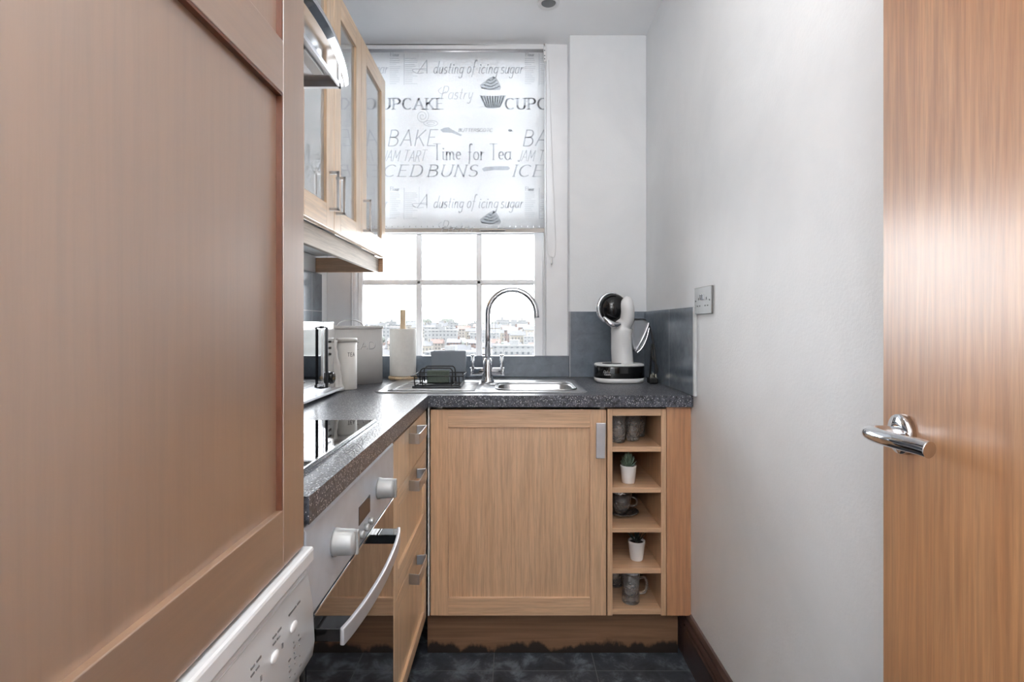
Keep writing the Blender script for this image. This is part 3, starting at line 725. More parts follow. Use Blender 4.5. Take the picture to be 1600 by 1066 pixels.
# ------------------------------------------------------------------ glazed wall cabinets
XU = -.570
def sq_handle(parent, y, z0=H+.355, z1=H+.478):
    h = B(); x = XU
    h.box(x, x+.030, y-.004, y+.004, z0, z0+.009).box(x, x+.030, y-.004, y+.004, z1-.009, z1).box(x+.023, x+.030, y-.004, y+.004, z0, z1)
    obj('handle', h, 'nickel', parent, .001)
def glazed(y0, y1, label, handles, nst=.065):
    t = thing('wall_cabinet', label, 'cabinet', (-.73, (y0+y1)/2, H+.30), 'glazed wall cabinets')
    c = B(); zb, zt = H+.308, H+1.090
    c.box(XL, XU-.021, y0+.001, y0+.017, zb, zt).box(XL, XU-.021, y1-.017, y1-.001, zb, zt).box(XL, XU-.021, y0+.001, y1-.001, zb, zb+.018)
    c.box(XL, XU-.021, y0+.001, y1-.001, zt-.018, zt).box(XL, XL+.008, y0+.001, y1-.001, zb, zt).box(XL+.01, XU-.03, y0+.017, y1-.017, zb+.38, zb+.396)
    obj('carcass', c, 'cab_white', t)
    d = shaker_y('door', t, y0+.0015, y1-.0015, H+.300, H+1.092, XU, (nst, nst), .075, .074, panel=False, mz='lit_z', my='lit_y')
    obj('glass_pane', B().box(XU-.013, XU-.009, y0+nst, y1-nst, H+.372, H+1.019), 'cab_glass', d)
    for hy in handles: sq_handle(d, hy)
    return t
M['cab_white'] = plain('cabinet_lining', (228, 229, 230), .5, var=.01)
glazed(1.967, 2.335, 'glazed oak wall cabinet nearest the window, right of the three', [1.992])
glazed(1.663, 1.967, 'glazed oak wall cabinet in the middle of the three', [1.684])
glazed(1.359, 1.663, 'glazed oak wall cabinet next to the cooker hood, left of the three', [1.622])
pm = thing('light_pelmet', 'pale pelmet board along the underside of the glazed wall cabinets', 'pelmet', (-.6, 1.85, H+.235))
obj('front_board', B().box(-.618, -.600, 1.36, 2.335, H+.235, H+.2995), wood('pelmet_oak', 'Y', (186, 172, 156), (200, 188, 174), (160, 146, 130), rough=.6, coat=0), pm, .002)
obj('end_board', B().box(XL+.001, -.580, 2.335, 2.353, H+.235, H+.2995), 'oak_x', pm, .001)

# ------------------------------------------------------------------ cooker hood with a bowed canopy
hd = thing('cooker_hood', 'chrome cooker hood with a bowed front lip and dark underside above the hob', 'cooker hood', (-.66, 1.03, H+.61))
HY0, HY1 = .745, 1.335
def bow(y): u = (y-(HY0+HY1)/2)/((HY1-HY0)/2); return .042*(1-u*u)
ys = [HY0+(HY1-HY0)*k/16 for k in range(17)]
cn = B(); rings = []
for y in ys:
    q = bow(y)
    prof = [(-.440, H+.612), (-.428+q*.8, H+.612), (-.420+q, H+.618), (-.421+q, H+.630), (-.436+q*.9, H+.660), (-.470+q*.7, H+.705), (-.55+q*.3, H+.765), (-.66, H+.80), (XL+.002, H+.80), (XL+.002, H+.64), (-.45, H+.63)]
    rings.append(cn.add([(x, y, z) for x, z in prof])); n = len(prof)
for a, b_ in zip(rings, rings[1:]):
    for k in range(n): cn.face([a+k, a+(k+1) % n, b_+(k+1) % n, b_+k], 0, k in (2, 3, 4, 5, 6))
cn.face([rings[0]+k for k in range(n)]); cn.face([rings[-1]+k for k in reversed(range(n))])
obj('canopy', cn, 'chrome', hd)
un = B(); un.box(XL+.004, -.452, HY0+.010, HY1-.014, H+.622, H+.632); obj('underside', un, 'hood_dark' if 'hood_dark' in M else 'alu', hd)
un = B()
for x in (-.74, -.60): un.box(x, x+.004, HY0+.05, HY1-.05, H+.616, H+.622)
un.box(-.80, -.50, .90, 1.18, H+.6165, H+.622)
obj('filter_grille', un, 'dark_grey', hd)
obj('hood_lamp', B().box(-.49, -.463, 1.16, 1.28, H+.615, H+.622), 'white_plastic', hd, .002)
obj('rim', B().box(XL+.002, -.440, HY1-.012, HY1, H+.606, H+.624).box(-.444, -.440, HY0, HY1, H+.606, H+.614), 'alu', hd)
obj('chimney', B().box(XL+.002, -.66, .91, 1.17, H+.80, ZC-.001), 'steel_y', hd, .002)

# ------------------------------------------------------------------ sink, tap
SZ = WT
sk_ = thing('inset_sink', 'stainless steel sink with bowl and ribbed drainer, set in the worktop under the window', 'sink', (-.1, 2.06, SZ))
rim = B(); sx0, sx1, sy0, sy1 = -.495, .272, 1.835, 2.262; bx0, bx1, by0, by1 = BOWL; h1 = SZ+.0035
def rrect(x0, x1, y0, y1, r, n=6):
    out = []
    for cx, cy, a in ((x1-r, y1-r, 0), (x0+r, y1-r, 90), (x0+r, y0+r, 180), (x1-r, y0+r, 270)):
        for k in range(n+1): 
            t_ = math.radians(a+90*k/n); out.append((cx+r*math.cos(t_), cy+r*math.sin(t_)))
    return out
outer0 = rrect(sx0, sx1, sy0, sy1, .045); outer1 = rrect(sx0+.004, sx1-.004, sy0+.004, sy1-.004, .042); outer2 = rrect(sx0+.013, sx1-.013, sy0+.013, sy1-.013, .036)
in0 = rrect(bx0, bx1, by0, by1, .05); in1 = rrect(bx0+.004, bx1-.004, by0+.004, by1-.004, .048); in2 = rrect(bx0+.008, bx1-.008, by0+.008, by1-.008, .045); in3 = rrect(bx0+.03, bx1-.03, by0+.03, by1-.03, .04)
n = len(outer0)
loops = [(outer0, SZ+.0008), (outer1, SZ+.0045), (outer2, h1-.001), (in0, h1-.001), (in1, SZ-.004), (in2, SZ-.13), (in3, SZ-.150)]
idx = [rim.add([(x, y, z) for x, y in L]) for L, z in loops]
for a, b_ in zip(idx, idx[1:]):
    for k in range(n): rim.face([a+k, a+(k+1) % n, b_+(k+1) % n, b_+k], 0, True)
rim.face([idx[-1]+k for k in range(n)])
so = obj('basin', rim, 'steel_x', sk_)
rg = B()
for k in range(9):
    y = 1.885+k*.033
    rg.tube([(-.45+.004*k, y, h1-.0005), (-.42, y, h1+.0012), (-.16, y, h1+.0012), (-.135, y, h1-.0005)], .0055, 8, flat=(1, .45))
obj('drainer_rib', rg, 'steel_x', sk_)
rg = B(); rg.tube([(p[0], p[1], h1+.0005) for p in rrect(bx0-.006, bx1+.006, by0-.006, by1+.006, .055)], .0035, 6, closed=True)
obj('bowl_lip', rg, 'steel_x', sk_)
obj('waste', B().lathe([(.035, 0), (.035, .003), (.02, .002)], ((bx0+bx1)/2, (by0+by1)/2, SZ-.150), 24), 'chrome', sk_)
TY = 2.17; kt = F/TY
def TX(px): return (px-800)/kt
def TZ(py): return H+(507-py)/kt
tap = thing('mixer_tap', 'chrome swan-neck mixer tap with two levers behind the sink bowl', 'tap', (TX(762), TY, h1))
obj('body', B().lathe([(.028, h1), (.028, h1+.004), (.0235, h1+.008), (.0225, TZ(585)), (.0215, TZ(572)), (.017, TZ(565)), (.0135, TZ(560))], (TX(762), TY, 0), 28), 'chrome', tap)
pts = [(TX(762), TY, TZ(563)), (TX(762), TY, TZ(520)), (TX(762), TY, TZ(492))]
for k in range(1, 15):
    a = math.radians(180-k*13.2); pts.append((TX(800)+.1020*math.cos(a), TY-.012*(k/14), TZ(491)+.1020*math.sin(a)))
pts.append((pts[-1][0]+.001, pts[-1][1], TZ(497)))
obj('spout', B().tube(pts, .0112, 14), 'chrome', tap)
cbp = B(); cbp.tube([(TX(736), TY, TZ(580.5)), (TX(788), TY, TZ(580.5))], .0155, 18); cbp.tube([(TX(735), TY, TZ(580.5)), (TX(738), TY, TZ(580.5))], .017, 18); cbp.tube([(TX(784), TY, TZ(580.5)), (TX(788), TY, TZ(580.5))], .017, 18)
obj('valve_bar', cbp, 'chrome', tap)
for px in (738.5, 784):
    lv = B(); lv.tube([(TX(px), TY, TZ(578)), (TX(px), TY, TZ(556))], .0062, 12); lv.tube([(TX(px), TY, TZ(556)), (TX(px), TY, TZ(554))], .0085, 12)
    obj('lever', lv, 'chrome', tap)

# ------------------------------------------------------------------ things by the sink
rh = h1+.0018
sc_ = thing('sponge_caddy', 'black wire sponge caddy on a grey drip tray on the drainer', 'caddy', (-.28, 2.0, rh))
obj('drip_tray', B().box(-.372, -.190, 1.930, 2.075, rh, rh+.010), 'dark_grey', sc_, .003)
z = rh+.046; w = B()
w.tube([(-.375, 1.925, z), (-.184, 1.925, z), (-.184, 2.085, z), (-.375, 2.085, z)], .0022, 6, closed=True)
for x in (-.362, -.333, -.226, -.197):
    w.tube(smooth_path([(x, 1.925, z), (x+.001, 1.926, rh+.016), (x+.004, 1.935, rh+.012), (x+.004, 2.07, rh+.012), (x+.001, 2.084, rh+.018), (x, 2.085, z)], 4), .0022, 6)
w.tube([(-.362, 1.935, rh+.012), (-.197, 1.935, rh+.012)], .002, 6); w.tube([(-.362, 2.0, rh+.012), (-.197, 2.0, rh+.012)], .002, 6)
obj('wire_basket', w, 'black_matt', sc_)
for y in (1.955, 2.045):
    w = B(); w.tube(smooth_path([(-.345, y, rh+.014), (-.346, y, rh+.058), (-.336, y, rh+.072), (-.320, y, rh+.074), (-.245, y, rh+.074), (-.231, y, rh+.072), (-.224, y, rh+.058), (-.224, y, rh+.014)], 4), .0024, 8)
    obj('wire_divider', w, 'black_matt', sc_)
w = B(); w.box(-.325, -.240, 1.980, 2.000, rh+.015, rh+.062)
obj('sponge', w, 'sponge', None, .004, label='green washing-up sponge standing in the black wire caddy', category='sponge')
wx = B(); YW = 2.12; kw = F/YW
zb_ = h1+.0005; zt_ = H-(549-507)/kw
x0, x1 = (673-800)/kw, (728-800)/kw
i0 = wx.add([(x0+.008, YW, zb_), (x1-.008, YW, zb_), (x1-.008, YW+.055, zb_), (x0+.008, YW+.055, zb_), (x0, YW-.003, zt_), (x1, YW-.003, zt_), (x1, YW+.058, zt_), (x0, YW+.058, zt_)])
for q in ((0, 1, 5, 4), (1, 2, 6, 5), (2, 3, 7, 6), (3, 0, 4, 7)): wx.face([i0+k for k in q])
wx.face([i0+k for k in (0, 3, 2, 1)])
j0 = wx.add([(x0+.003, YW, zt_), (x1-.003, YW, zt_), (x1-.003, YW+.055, zt_), (x0+.003, YW+.055, zt_), (x0+.010, YW+.003, zb_+.004), (x1-.010, YW+.003, zb_+.004), (x1-.010, YW+.052, zb_+.004), (x0+.010, YW+.052, zb_+.004)])
for k in range(4): wx.face([i0+4+k, i0+4+(k+1) % 4, j0+(k+1) % 4, j0+k]); wx.face([j0+k, j0+(k+1) % 4, j0+4+(k+1) % 4, j0+4+k])
wx.face([j0+4+k for k in range(4)])
obj('utensil_box', wx, 'washbox', None, .003, label='slate grey open plastic box standing behind the wire sponge caddy', category='box')

# kitchen roll
KX, KY = -.487, 2.318; kz = WT+.0008
kr = thing('kitchen_roll_holder', 'wooden kitchen roll holder with a round base by the window', 'holder', (KX, KY, kz))
obj('base', B().lathe([(.062, 0), (.064, .003), (.064, .011), (.061, .014)], (KX, KY, kz), 32), 'pole_wood', kr)
obj('pole', B().lathe([(.0125, .013), (.0125, H+.062-kz), (.0105, H+.066-kz)], (KX, KY, kz), 18), 'pole_wood', kr)
krl = B(); prof = [(.020, .016), (.0575, .016), (.058, .018), (.0582, .10), (.0575, H-.022-kz), (.0568, H-.020-kz), (.020, H-.020-kz), (.020, .016)]
krl.lathe(prof, (KX, KY, kz), 40, cap=False)
obj('kitchen_roll', krl, 'paper', None, label='white kitchen roll on the wooden pole by the window', category='kitchen roll')

# bread bin, turned towards the room
FL, FR = Vector((-.700, 2.02)), Vector((-.535, 2.165)); u = (FR-FL).normalized(); nn = Vector((-u.y, u.x)); BW = (FR-FL).length; BD = .155
mb = Matrix(((u.x, nn.x, 0, FL.x), (u.y, nn.y, 0, FL.y), (0, 0, 1, WT+.001), (0, 0, 0, 1)))
bin_ = thing('bread_bin', 'tall grey enamel bread bin with a lid loop, in the corner by the kitchen roll', 'bread bin', tuple(mb @ Vector((BW/2, BD/2, 0))))
BH = H-.006-WT-.001
b = B(); b.prism(rrect(0, BW, 0, BD, .014, 4), 0, BH-.010, 'Z', sm=True); b.xform(mb); obj('bin_body', b, 'bin', bin_)
b = B(); b.prism(rrect(-.003, BW+.003, -.003, BD+.003, .016, 4), BH-.012, BH, 'Z', sm=True); b.xform(mb); lid = obj('lid', b, 'bin', bin_, .0015)
b = B(); b.tube(smooth_path([(BW*.22, BD*.5, BH-.003), (BW*.28, BD*.5, BH+.013), (BW*.42, BD*.5, BH+.024), (BW*.56, BD*.5, BH+.024), (BW*.70, BD*.5, BH+.013), (BW*.76, BD*.5, BH-.003)], 5), .0028, 8); b.xform(mb)
obj('loop_handle', b, 'nickel', lid)
b = B(); text(b, 'BREAD', BW*.10, BH-.093, BW*.72, .028, lambda x, z: tuple(mb @ Vector((x, -.0012, z))), w0=.0022, w1=.0026, gap=.2)
obj('lettering', b, 'letter_pale', bin_)
b = B(); text(b, 'BREAD', BW*.10+.0012, BH-.0945, BW*.72, .028, lambda x, z: tuple(mb @ Vector((x, -.0006, z))), w0=.0022, w1=.0026, gap=.2)
obj('lettering_edge', b, 'letter_dark', bin_)

# storage canister in front of the bin
CX, CY = -.622, 1.955
cn_ = thing('storage_canister', 'slim cream enamel canister lettered TEA in front of the bread bin', 'canister', (CX, CY, WT+.001))
obj('can_body', B().lathe([(.036, 0), (.037, .002), (.037, .177)], (CX, CY, WT+.001), 32), 'canister', cn_)
obj('can_lid', B().lathe([(.0385, .176), (.0385, .188), (.037, .191), (.02, .192)], (CX, CY, WT+.001), 32), 'canister', cn_)
b = B()
def PC(x, z):
    a = math.radians(-62)+x/.0375; return (CX+.0376*math.cos(a), CY+.0376*math.sin(a), z)
text(b, 'TEA', -.004, WT+.125, .028, .014, PC, w0=.0016, w1=.0018, gap=.25); obj('lettering', b, 'letter_dark', cn_)

# crumpled cloth standing between microwave and canister
b = B(); rnd = random.Random(9); rings = []
for j in range(15):
    tt = j/14; z = WT+.001+.185*tt; ring = []
    for k in range(20):
        a = 2*math.pi*k/20; r = 1+.18*math.sin(3*a+5*tt)+.12*math.sin(7*a-9*tt)+.10*math.sin(26*tt+2*a)+rnd.uniform(-.08, .08)
        ring.append((-.652+.014*(1-tt)+(.013+.007*(1-tt))*r*math.cos(a), 1.890+.013*r*math.sin(a), z))
    rings.append(b.add(ring))
for a, c in zip(rings, rings[1:]):
    for k in range(20): b.face([a+k, a+(k+1) % 20, c+(k+1) % 20, c+k], 0, True)
b.face([rings[0]+k for k in range(20)]); b.face([rings[-1]+k for k in range(20)])
obj('rolled_cloth', b, 'cloth', None, label='crumpled white cloth rolled upright between the microwave and the cream canister', category='cloth')

# microwave: mirror front facing the room
mw = thing('microwave', 'chrome microwave with a mirrored door at the far left of the worktop', 'microwave', (-.76, 1.66, WT))
MXF = -.640; MY0, MY1 = 1.41, 1.868; mz0 = WT+.012; mz1 = H+.010
obj('casing', B().box(XL+.02, MXF-.016, MY0, MY1, mz0, mz1), 'chrome', mw, .004)
for yy in (MY0+.03, MY1-.03):
    for xx in (XL+.06, MXF-.05): obj('foot', B().lathe([(.012, .001), (.012, .012)], (xx, yy, WT), 12), 'black_matt', mw)
door_ = obj('door', B().box(MXF-.016, MXF, MY0, 1.762, mz0+.001, mz1-.001), 'chrome', mw, .003)
obj('door_glass', B().box(MXF-.001, MXF+.0015, MY0+.03, 1.735, mz0+.035, mz1-.025), 'oven_glass', door_, .001)
hb = B(); hb.tube([(MXF, 1.742, mz0+.02), (MXF+.018, 1.742, mz0+.02), (MXF+.018, 1.742, mz1-.02), (MXF, 1.742, mz1-.02)], .005, 8); obj('handle', hb, 'dark_grey', door_)
cpn = obj('control_panel', B().box(MXF-.016, MXF, 1.765, MY1, mz0+.001, mz1-.001), 'chrome', mw, .002)
for k in range(3):
    for q in range(2):
        obj('button', B().box(MXF-.001, MXF+.002, 1.800+q*.022, 1.812+q*.022, mz1-.075-k*.022, mz1-.067-k*.022), 'black', cpn)
obj('knob', B().lathe([(.022, 0), (.021, .014), (.016, .017)], (MXF, 1.818, mz0+.045), 22, axis='X'), 'black', cpn)
obj('drip_ledge', B().box(MXF, MXF+.030, MY0, MY1, mz0-.002, mz0+.006), 'alu', mw, .001)

# ------------------------------------------------------------------ coffee machine
CYM = 2.190; kc = F/CYM
def CXp(px): return (px-800)/kc
def CZp(py): return H+(507-py)/kc
cf = thing('coffee_machine', 'white and black capsule coffee machine in the corner by the right wall', 'coffee machine', (.46, CYM, WT))
zb0 = WT+.001
def base_prof(s):
    out = []
    for k in range(36):
        a = 2*math.pi*k/36; ca, sa = math.cos(a), math.sin(a)
        out.append((.452+.105*s*math.copysign(abs(ca)**.72, ca), CYM+.005+.078*s*math.copysign(abs(sa)**.8, sa)))
    return out
def stack(levels, sm=True):
    b = B(); idx = [b.add([(x, y, z) for x, y in base_prof(s)]) for s, z in levels]; n = 36
    for a, c in zip(idx, idx[1:]):
        for k in range(n): b.face([a+k, a+(k+1) % n, c+(k+1) % n, c+k], 0, sm)
    b.face([idx[0]+k for k in reversed(range(n))]); b.face([idx[-1]+k for k in range(n)]); return b
obj('base_foot', stack([(.90, zb0), (.965, zb0+.004), (.985, zb0+.020)]), 'white_plastic', cf)
bs = obj('base_band', stack([(.985, zb0+.020), (1.0, zb0+.024), (.99, zb0+.066), (.975, zb0+.070)]), 'black', cf)
obj('base_top', stack([(.985, zb0+.070), (.975, zb0+.076), (.93, zb0+.079)]), 'white_plastic', cf)
b = B(); b.lathe([(.040, .0), (.040, .004), (.033, .004), (.030, .001)], (CXp(956), CYM-.022, zb0+.078), 28, squash=(1.1, .75)); obj('drip_tray', b, 'dark_grey', cf)
b = B()
lab = lambda x, z: (.362+x, CYM+.005-.078*(max(0, 1-abs((.362+x-.452)/.105)**(2/.72*1))**(.8/2))-.0015, z)
text(b, 'Dolce', .014, zb0+.044, .024, .010, lab, w0=.0006, w1=.0009, slant=.2)
text(b, 'Gusto', .017, zb0+.034, .024, .009, lab, w0=.0006, w1=.0009, slant=.2)
obj('lettering', b, 'letter_pale', bs)
pts = [(CXp(973), CYM+.002, zb0+.076), (CXp(971.5), CYM+.0, CZp(545)), (CXp(971), CYM-.006, CZp(525)), (CXp(971), CYM-.008, CZp(510)), (CXp(977), CYM-.018, CZp(500)), (CXp(977.5), CYM-.024, CZp(488)), (CXp(977), CYM-.026, CZp(478)), (CXp(978), CYM-.026, CZp(470)), (CXp(978), CYM-.026, CZp(463.5))]
sp_ = smooth_path(pts, 4); rad = []
for p in sp_:
    f = (p.z-zb0-.076)/(CZp(464)-zb0-.076)
    rad.append(.049-.003*f if f < .52 else (.0475-.0135*min(1, (f-.52)/.11)) if f < .82 else .034*math.sqrt(max(.02, 1-((f-.82)/.18)**2*.95)))
obj('column', B().tube(sp_, rad, 24, flat=(.92, .98)), 'white_plastic', cf)
hc = (CXp(957.5), CYM+.004, CZp(482.5))
hdo = obj('brew_head', B().ell(hc, (.062, .050, .065), 28, 16), 'black', cf)
ring = [(hc[0]-.008+.058*math.cos(a), hc[1]-.030, hc[2]+.064*math.sin(a)) for a in [math.radians(70+k*8) for k in range(27)]]
obj('head_ring', B().tube(ring, [.003+.006*math.sin(math.pi*k/26) for k in range(27)], 10), 'chrome', hdo)
b = B(); b.tube(smooth_path([(CXp(940), CYM-.044, CZp(496)), (CXp(948), CYM-.050, CZp(504)), (CXp(957), CYM-.050, CZp(508)), (CXp(966), CYM-.044, CZp(506))], 4), [.007+.008*math.sin(math.pi*k/12) for k in range(13)], 12)
b.lathe([(.008, -.014), (.011, 0)], (CXp(958), CYM-.050, CZp(508)), 16); obj('brew_spout', b, 'chrome', hdo)
b = B(); poly = [(CXp(984), CZp(500)), (CXp(1008), CZp(499)), (CXp(1013), CZp(506)), (CXp(1013), CZp(518)), (CXp(1008), CZp(534)), (CXp(1000), CZp(547)), (CXp(994), CZp(551)), (CXp(989), CZp(546)), (CXp(985), CZp(530)), (CXp(983), CZp(515))]
b.prism(poly, CYM-.012, CYM+.062, 'Y'); tk = obj('water_tank', b, 'smoke', cf, .006, 3)
b = B(); b.prism([(CXp(982), CZp(498)), (CXp(1005), CZp(498)), (CXp(1009), CZp(500.5)), (CXp(982), CZp(500.5))], CYM-.015, CYM+.064, 'Y'); obj('tank_lid', b, 'black', tk)
b = B(); b.tube(smooth_path([(CXp(991), CYM-.020, CZp(549)), (CXp(998), CYM-.022, CZp(536)), (CXp(1006), CYM-.022, CZp(520)), (CXp(1012), CYM-.018, CZp(505))], 5), .0085, 8, flat=(1, .6))
b.tube(smooth_path([(CXp(994), CYM-.014, CZp(551)), (CXp(1002), CYM-.016, CZp(543)), (CXp(1009), CYM-.016, CZp(528)), (CXp(1013), CYM-.014, CZp(512))], 5), .005, 8)
obj('tank_handle', b, 'chrome', tk)
b = B(); cpath = smooth_path([(CXp(1000), CYM+.075, CZp(499)), (CXp(1009), CYM+.03, CZp(500)), (CXp(1015), CYM, CZp(512)), (CXp(1017.5), CYM-.03, CZp(535)), (CXp(1018.5), CYM-.05, CZp(560)), (CXp(1019), CYM-.055, CZp(582)), (CXp(1017), CYM-.056, WT+.03)], 8)
b.tube(cpath, .0042, 8)
b.tube(smooth_path([(CXp(1016), CYM-.05, WT+.026), (CXp(1024), CYM-.03, CZp(575)), (CXp(1019), CYM+.0, CZp(556)), (CXp(1022), CYM+.03, CZp(540)), (CXp(1021), CYM+.06, WT+.01)], 8), .0042, 8)
obj('power_cable', b, 'black_matt', cf)
px_ = CXp(1015)-.004
b = B(); b.box(px_-.016, px_+.020, CYM-.075, CYM-.030, WT+.0012, WT+.026); pg = obj('plug', b, 'black_matt', cf, .005)
b = B()
for k in range(3): b.box(px_-.012+k*.010, px_-.007+k*.010, CYM-.072+.008*(k % 2), CYM-.068+.008*(k % 2), WT+.026, WT+.040+.004*(k % 2))
obj('pin', b, 'brass', pg)

# ------------------------------------------------------------------ contents of the rack
def yd(py, zs): return (H-zs)*F/(py-507)
S1, S2, S3, S4, S5 = tops
def tumbler(x, y, z, r, h, label, mat='cut_glass'):
    o = thing('glass_tumbler', label, 'glass', (x, y, z), 'glasses in the top cubbyhole')
    obj('glass_body', B().lathe([(.001, .001), (r*.80, .001), (r*.86, .004), (r*.9, h*.3), (r, h), (r*.93, h), (r*.80, h*.3), (r*.70, .012), (.001, .012)], (x, y, z), 28, lobes=(12, .02)), mat, o)
tumbler(.382, 1.870, S1+.0006, .029, .097, 'cut glass tumbler at the front left of the top cubbyhole')
tumbler(.4415, 1.900, S1+.0006, .028, .102, 'cut glass tumbler in the middle of the top cubbyhole')
tumbler(.498-.018, 1.970, S1+.0006, .027, .105, 'cut glass tumbler furthest back in the top cubbyhole')
def pot(x, y, z, rt, rb, h, label, name, band=False):
    o = thing(name, label, 'plant', (x, y, z), None)
    pr_ = [(.001, 0), (rb*.92, 0), (rb, .003)]
    if band:
        for k in range(7): f = k/7; r_ = rb+(rt-rb)*f; pr_ += [(r_, .004+(h-.008)*f), (r_+.0008, .006+(h-.008)*f)]
    pr_ += [(rt, h-.003), (rt, h), (rt*.88, h), (rt*.86, h-.010), (.001, h-.010)]
    obj('pot', B().lathe(pr_, (x, y, z), 28), 'pot', o)
    obj('soil', B().lathe([(.001, h-.012), (rt*.86, h-.012), (rt*.84, h-.007), (.001, h-.004)], (x, y, z), 20), 'soil', o)
    return o
def leaf(b, base, az, el, L, w, th, curl=.25, n=7):
    pts = []; rad = []
    for k in range(n+1):
        f = k/n; e = el+curl*f
        r = L*f*math.cos(e); pts.append((base[0]+r*math.cos(az), base[1]+r*math.sin(az), base[2]+L*f*math.sin(e)))
        rad.append(max(.0004, w*math.sin(math.pi*min(1, .18+.82*f))**.7 if f < .99 else .0004))
    b.tube(pts, rad, 8, flat=(1, th))
y = yd(757, S2)+.02
po = pot(.4165, y, S2+.0006, .0285, .0225, .063, 'small green succulent rosette in a smooth white pot, second cubbyhole down', 'potted_succulent')
for (cnt, el, L, off) in ((8, .40, .038, 0), (7, .80, .046, .35), (5, 1.12, .052, .1), (3, 1.40, .054, .5)):
    for k in range(cnt):
        b = B(); leaf(b, (.4165, y, S2+.056), off+2*math.pi*k/cnt, el, L, .0062, .5); obj('leaf', b, 'succulent', po)
y = yd(878, S4)+.02
po = pot(.449, y, S4+.0006, .0300, .0225, .068, 'dark spiky plant in a ribbed white pot, fourth cubbyhole down', 'potted_aloe', True)
for k in range(9):
    b = B(); leaf(b, (.449, y, S4+.058), .3+2*math.pi*k/9, .62+.35*(k % 3), .055, .0036, .5, .1); obj('leaf', b, 'aloe', po)
# cup and saucer
y = yd(812, S3)+.05
cs = thing('glass_cup', 'cut glass cup standing on a glass saucer in the middle cubbyhole', 'cup', (.405, y, S3+.008))
obj('cup_body', B().lathe([(.001, .001), (.020, .001), (.022, .006), (.034, .030), (.039, .075), (.036, .075), (.031, .032), (.019, .012), (.001, .012)], (.405, y, S3+.0075), 32, lobes=(16, .025)), 'cut_glass', cs)
obj('handle', B().tube(smooth_path([(.438, y-.006, S3+.068), (.456, y-.016, S3+.064), (.458, y-.016, S3+.042), (.436, y-.006, S3+.034)], 5), .0032, 8), 'cut_glass', cs)
obj('glass_saucer', B().lathe([(.001, 0), (.030, 0), (.052, .010), (.058, .014), (.056, .016), (.030, .004), (.001, .004)], (.412, y, S3+.0006), 36, lobes=(18, .02)), 'cut_glass', None,
    label='cut glass saucer under the glass cup in the middle cubbyhole', category='saucer')
def mug(x, y, z, label):
    o = thing('glass_mug', label, 'mug', (x, y, z), 'glass mugs in the bottom cubbyhole')
    obj('mug_body', B().lathe([(.001, .001), (.030, .001), (.031, .004), (.029, .05), (.0315, .103), (.0285, .103), (.026, .05), (.026, .014), (.001, .014)], (x, y, z), 32, lobes=(14, .02)), 'cut_glass', o)
    obj('handle', B().tube(smooth_path([(x+.029, y, z+.082), (x+.050, y, z+.084), (x+.058, y, z+.060), (x+.050, y, z+.034), (x+.029, y, z+.028)], 6), .0048, 10), 'cut_glass', o)
mug(.4235, yd(947, S5)+.030, S5+.0006, 'cut glass mug with a handle at the front of the bottom cubbyhole')
mug(.393, 1.975, S5+.0006, 'cut glass mug behind and left of the front one in the bottom cubbyhole')

# ------------------------------------------------------------------ socket on the right wall
so_ = thing('wall_socket', 'brushed steel double socket on the right wall above the worktop', 'socket', (XR, 1.675, H+.077))
zc = H+.077; yc0 = 1.675
plate = obj('face_plate', B().box(XR-.007, XR, yc0-.073, yc0+.073, zc-.044, zc+.044), 'socket_steel', so_, .0015)
for s_ in (-1, 1):
    yy = yc0+s_*.034; b = B(); x = XR-.0072
    b.box(x-.0006, x+.001, yy-.002, yy+.002, zc+.002, zc+.010)
    for q in (-.011, .011): b.box(x-.0006, x+.001, yy+q-.0032, yy+q+.0032, zc-.019, zc-.015)
    obj('pin_hole', b, 'black_matt', plate)
    obj('rocker_switch', B().box(x-.004, x+.001, yy-s_*.026-.0045, yy-s_*.026+.0045, zc+.002, zc+.020), 'chrome', plate, .001)
    obj('screw', B().lathe([(.003, 0), (.0028, -.0012)], (x, yc0+s_*.060, zc), 12, axis='X'), 'dark_grey', plate)

# ------------------------------------------------------------------ ceiling spotlights
def downlight(x, y, label, on=0):
    t_ = thing('ceiling_light', label, 'ceiling light', (x, y, ZC), 'recessed ceiling lights')
    obj('trim_ring', B().lathe([(.030, -.002), (.036, -.009), (.045, -.006), (.047, -.0005)], (x, y, ZC), 32), 'white_plastic', t_)
    obj('lamp_face', B().lathe([(.001, -.004), (.026, -.004), (.030, -.002)], (x, y, ZC), 28), 'lamp_glass', t_)
    l = bpy.data.lights.new('fill_beam', 'AREA'); l.shape = 'DISK'; l.size = .05; l.energy = on; l.color = (1, .97, .93)
    if not on: return
    lo = bpy.data.objects.new('fill_beam', l); COL.objects.link(lo); lo.location = (x, y, ZC-.012)
downlight(.152, 2.16, 'small round recessed light in the ceiling by the window', 0)
downlight(.152, 1.15, 'unseen recessed fill light added in the ceiling over the middle of the kitchen', 2)  # this one and the next are out of view, added for brightness
downlight(.152, .25, 'unseen recessed fill light added in the ceiling near the doorway', 2)

# ------------------------------------------------------------------ door on the right with lever handle
th = math.radians(11.5)
HXp = Vector((.516, .68))                       # handle centre in plan, on the door face
du_ = Vector((math.sin(th), math.cos(th)))      # along the leaf, away from the hinge
nv_ = Vector((-math.cos(th), math.sin(th)))     # out of the visible face
orig = HXp+du_*.060                             # far edge of the leaf
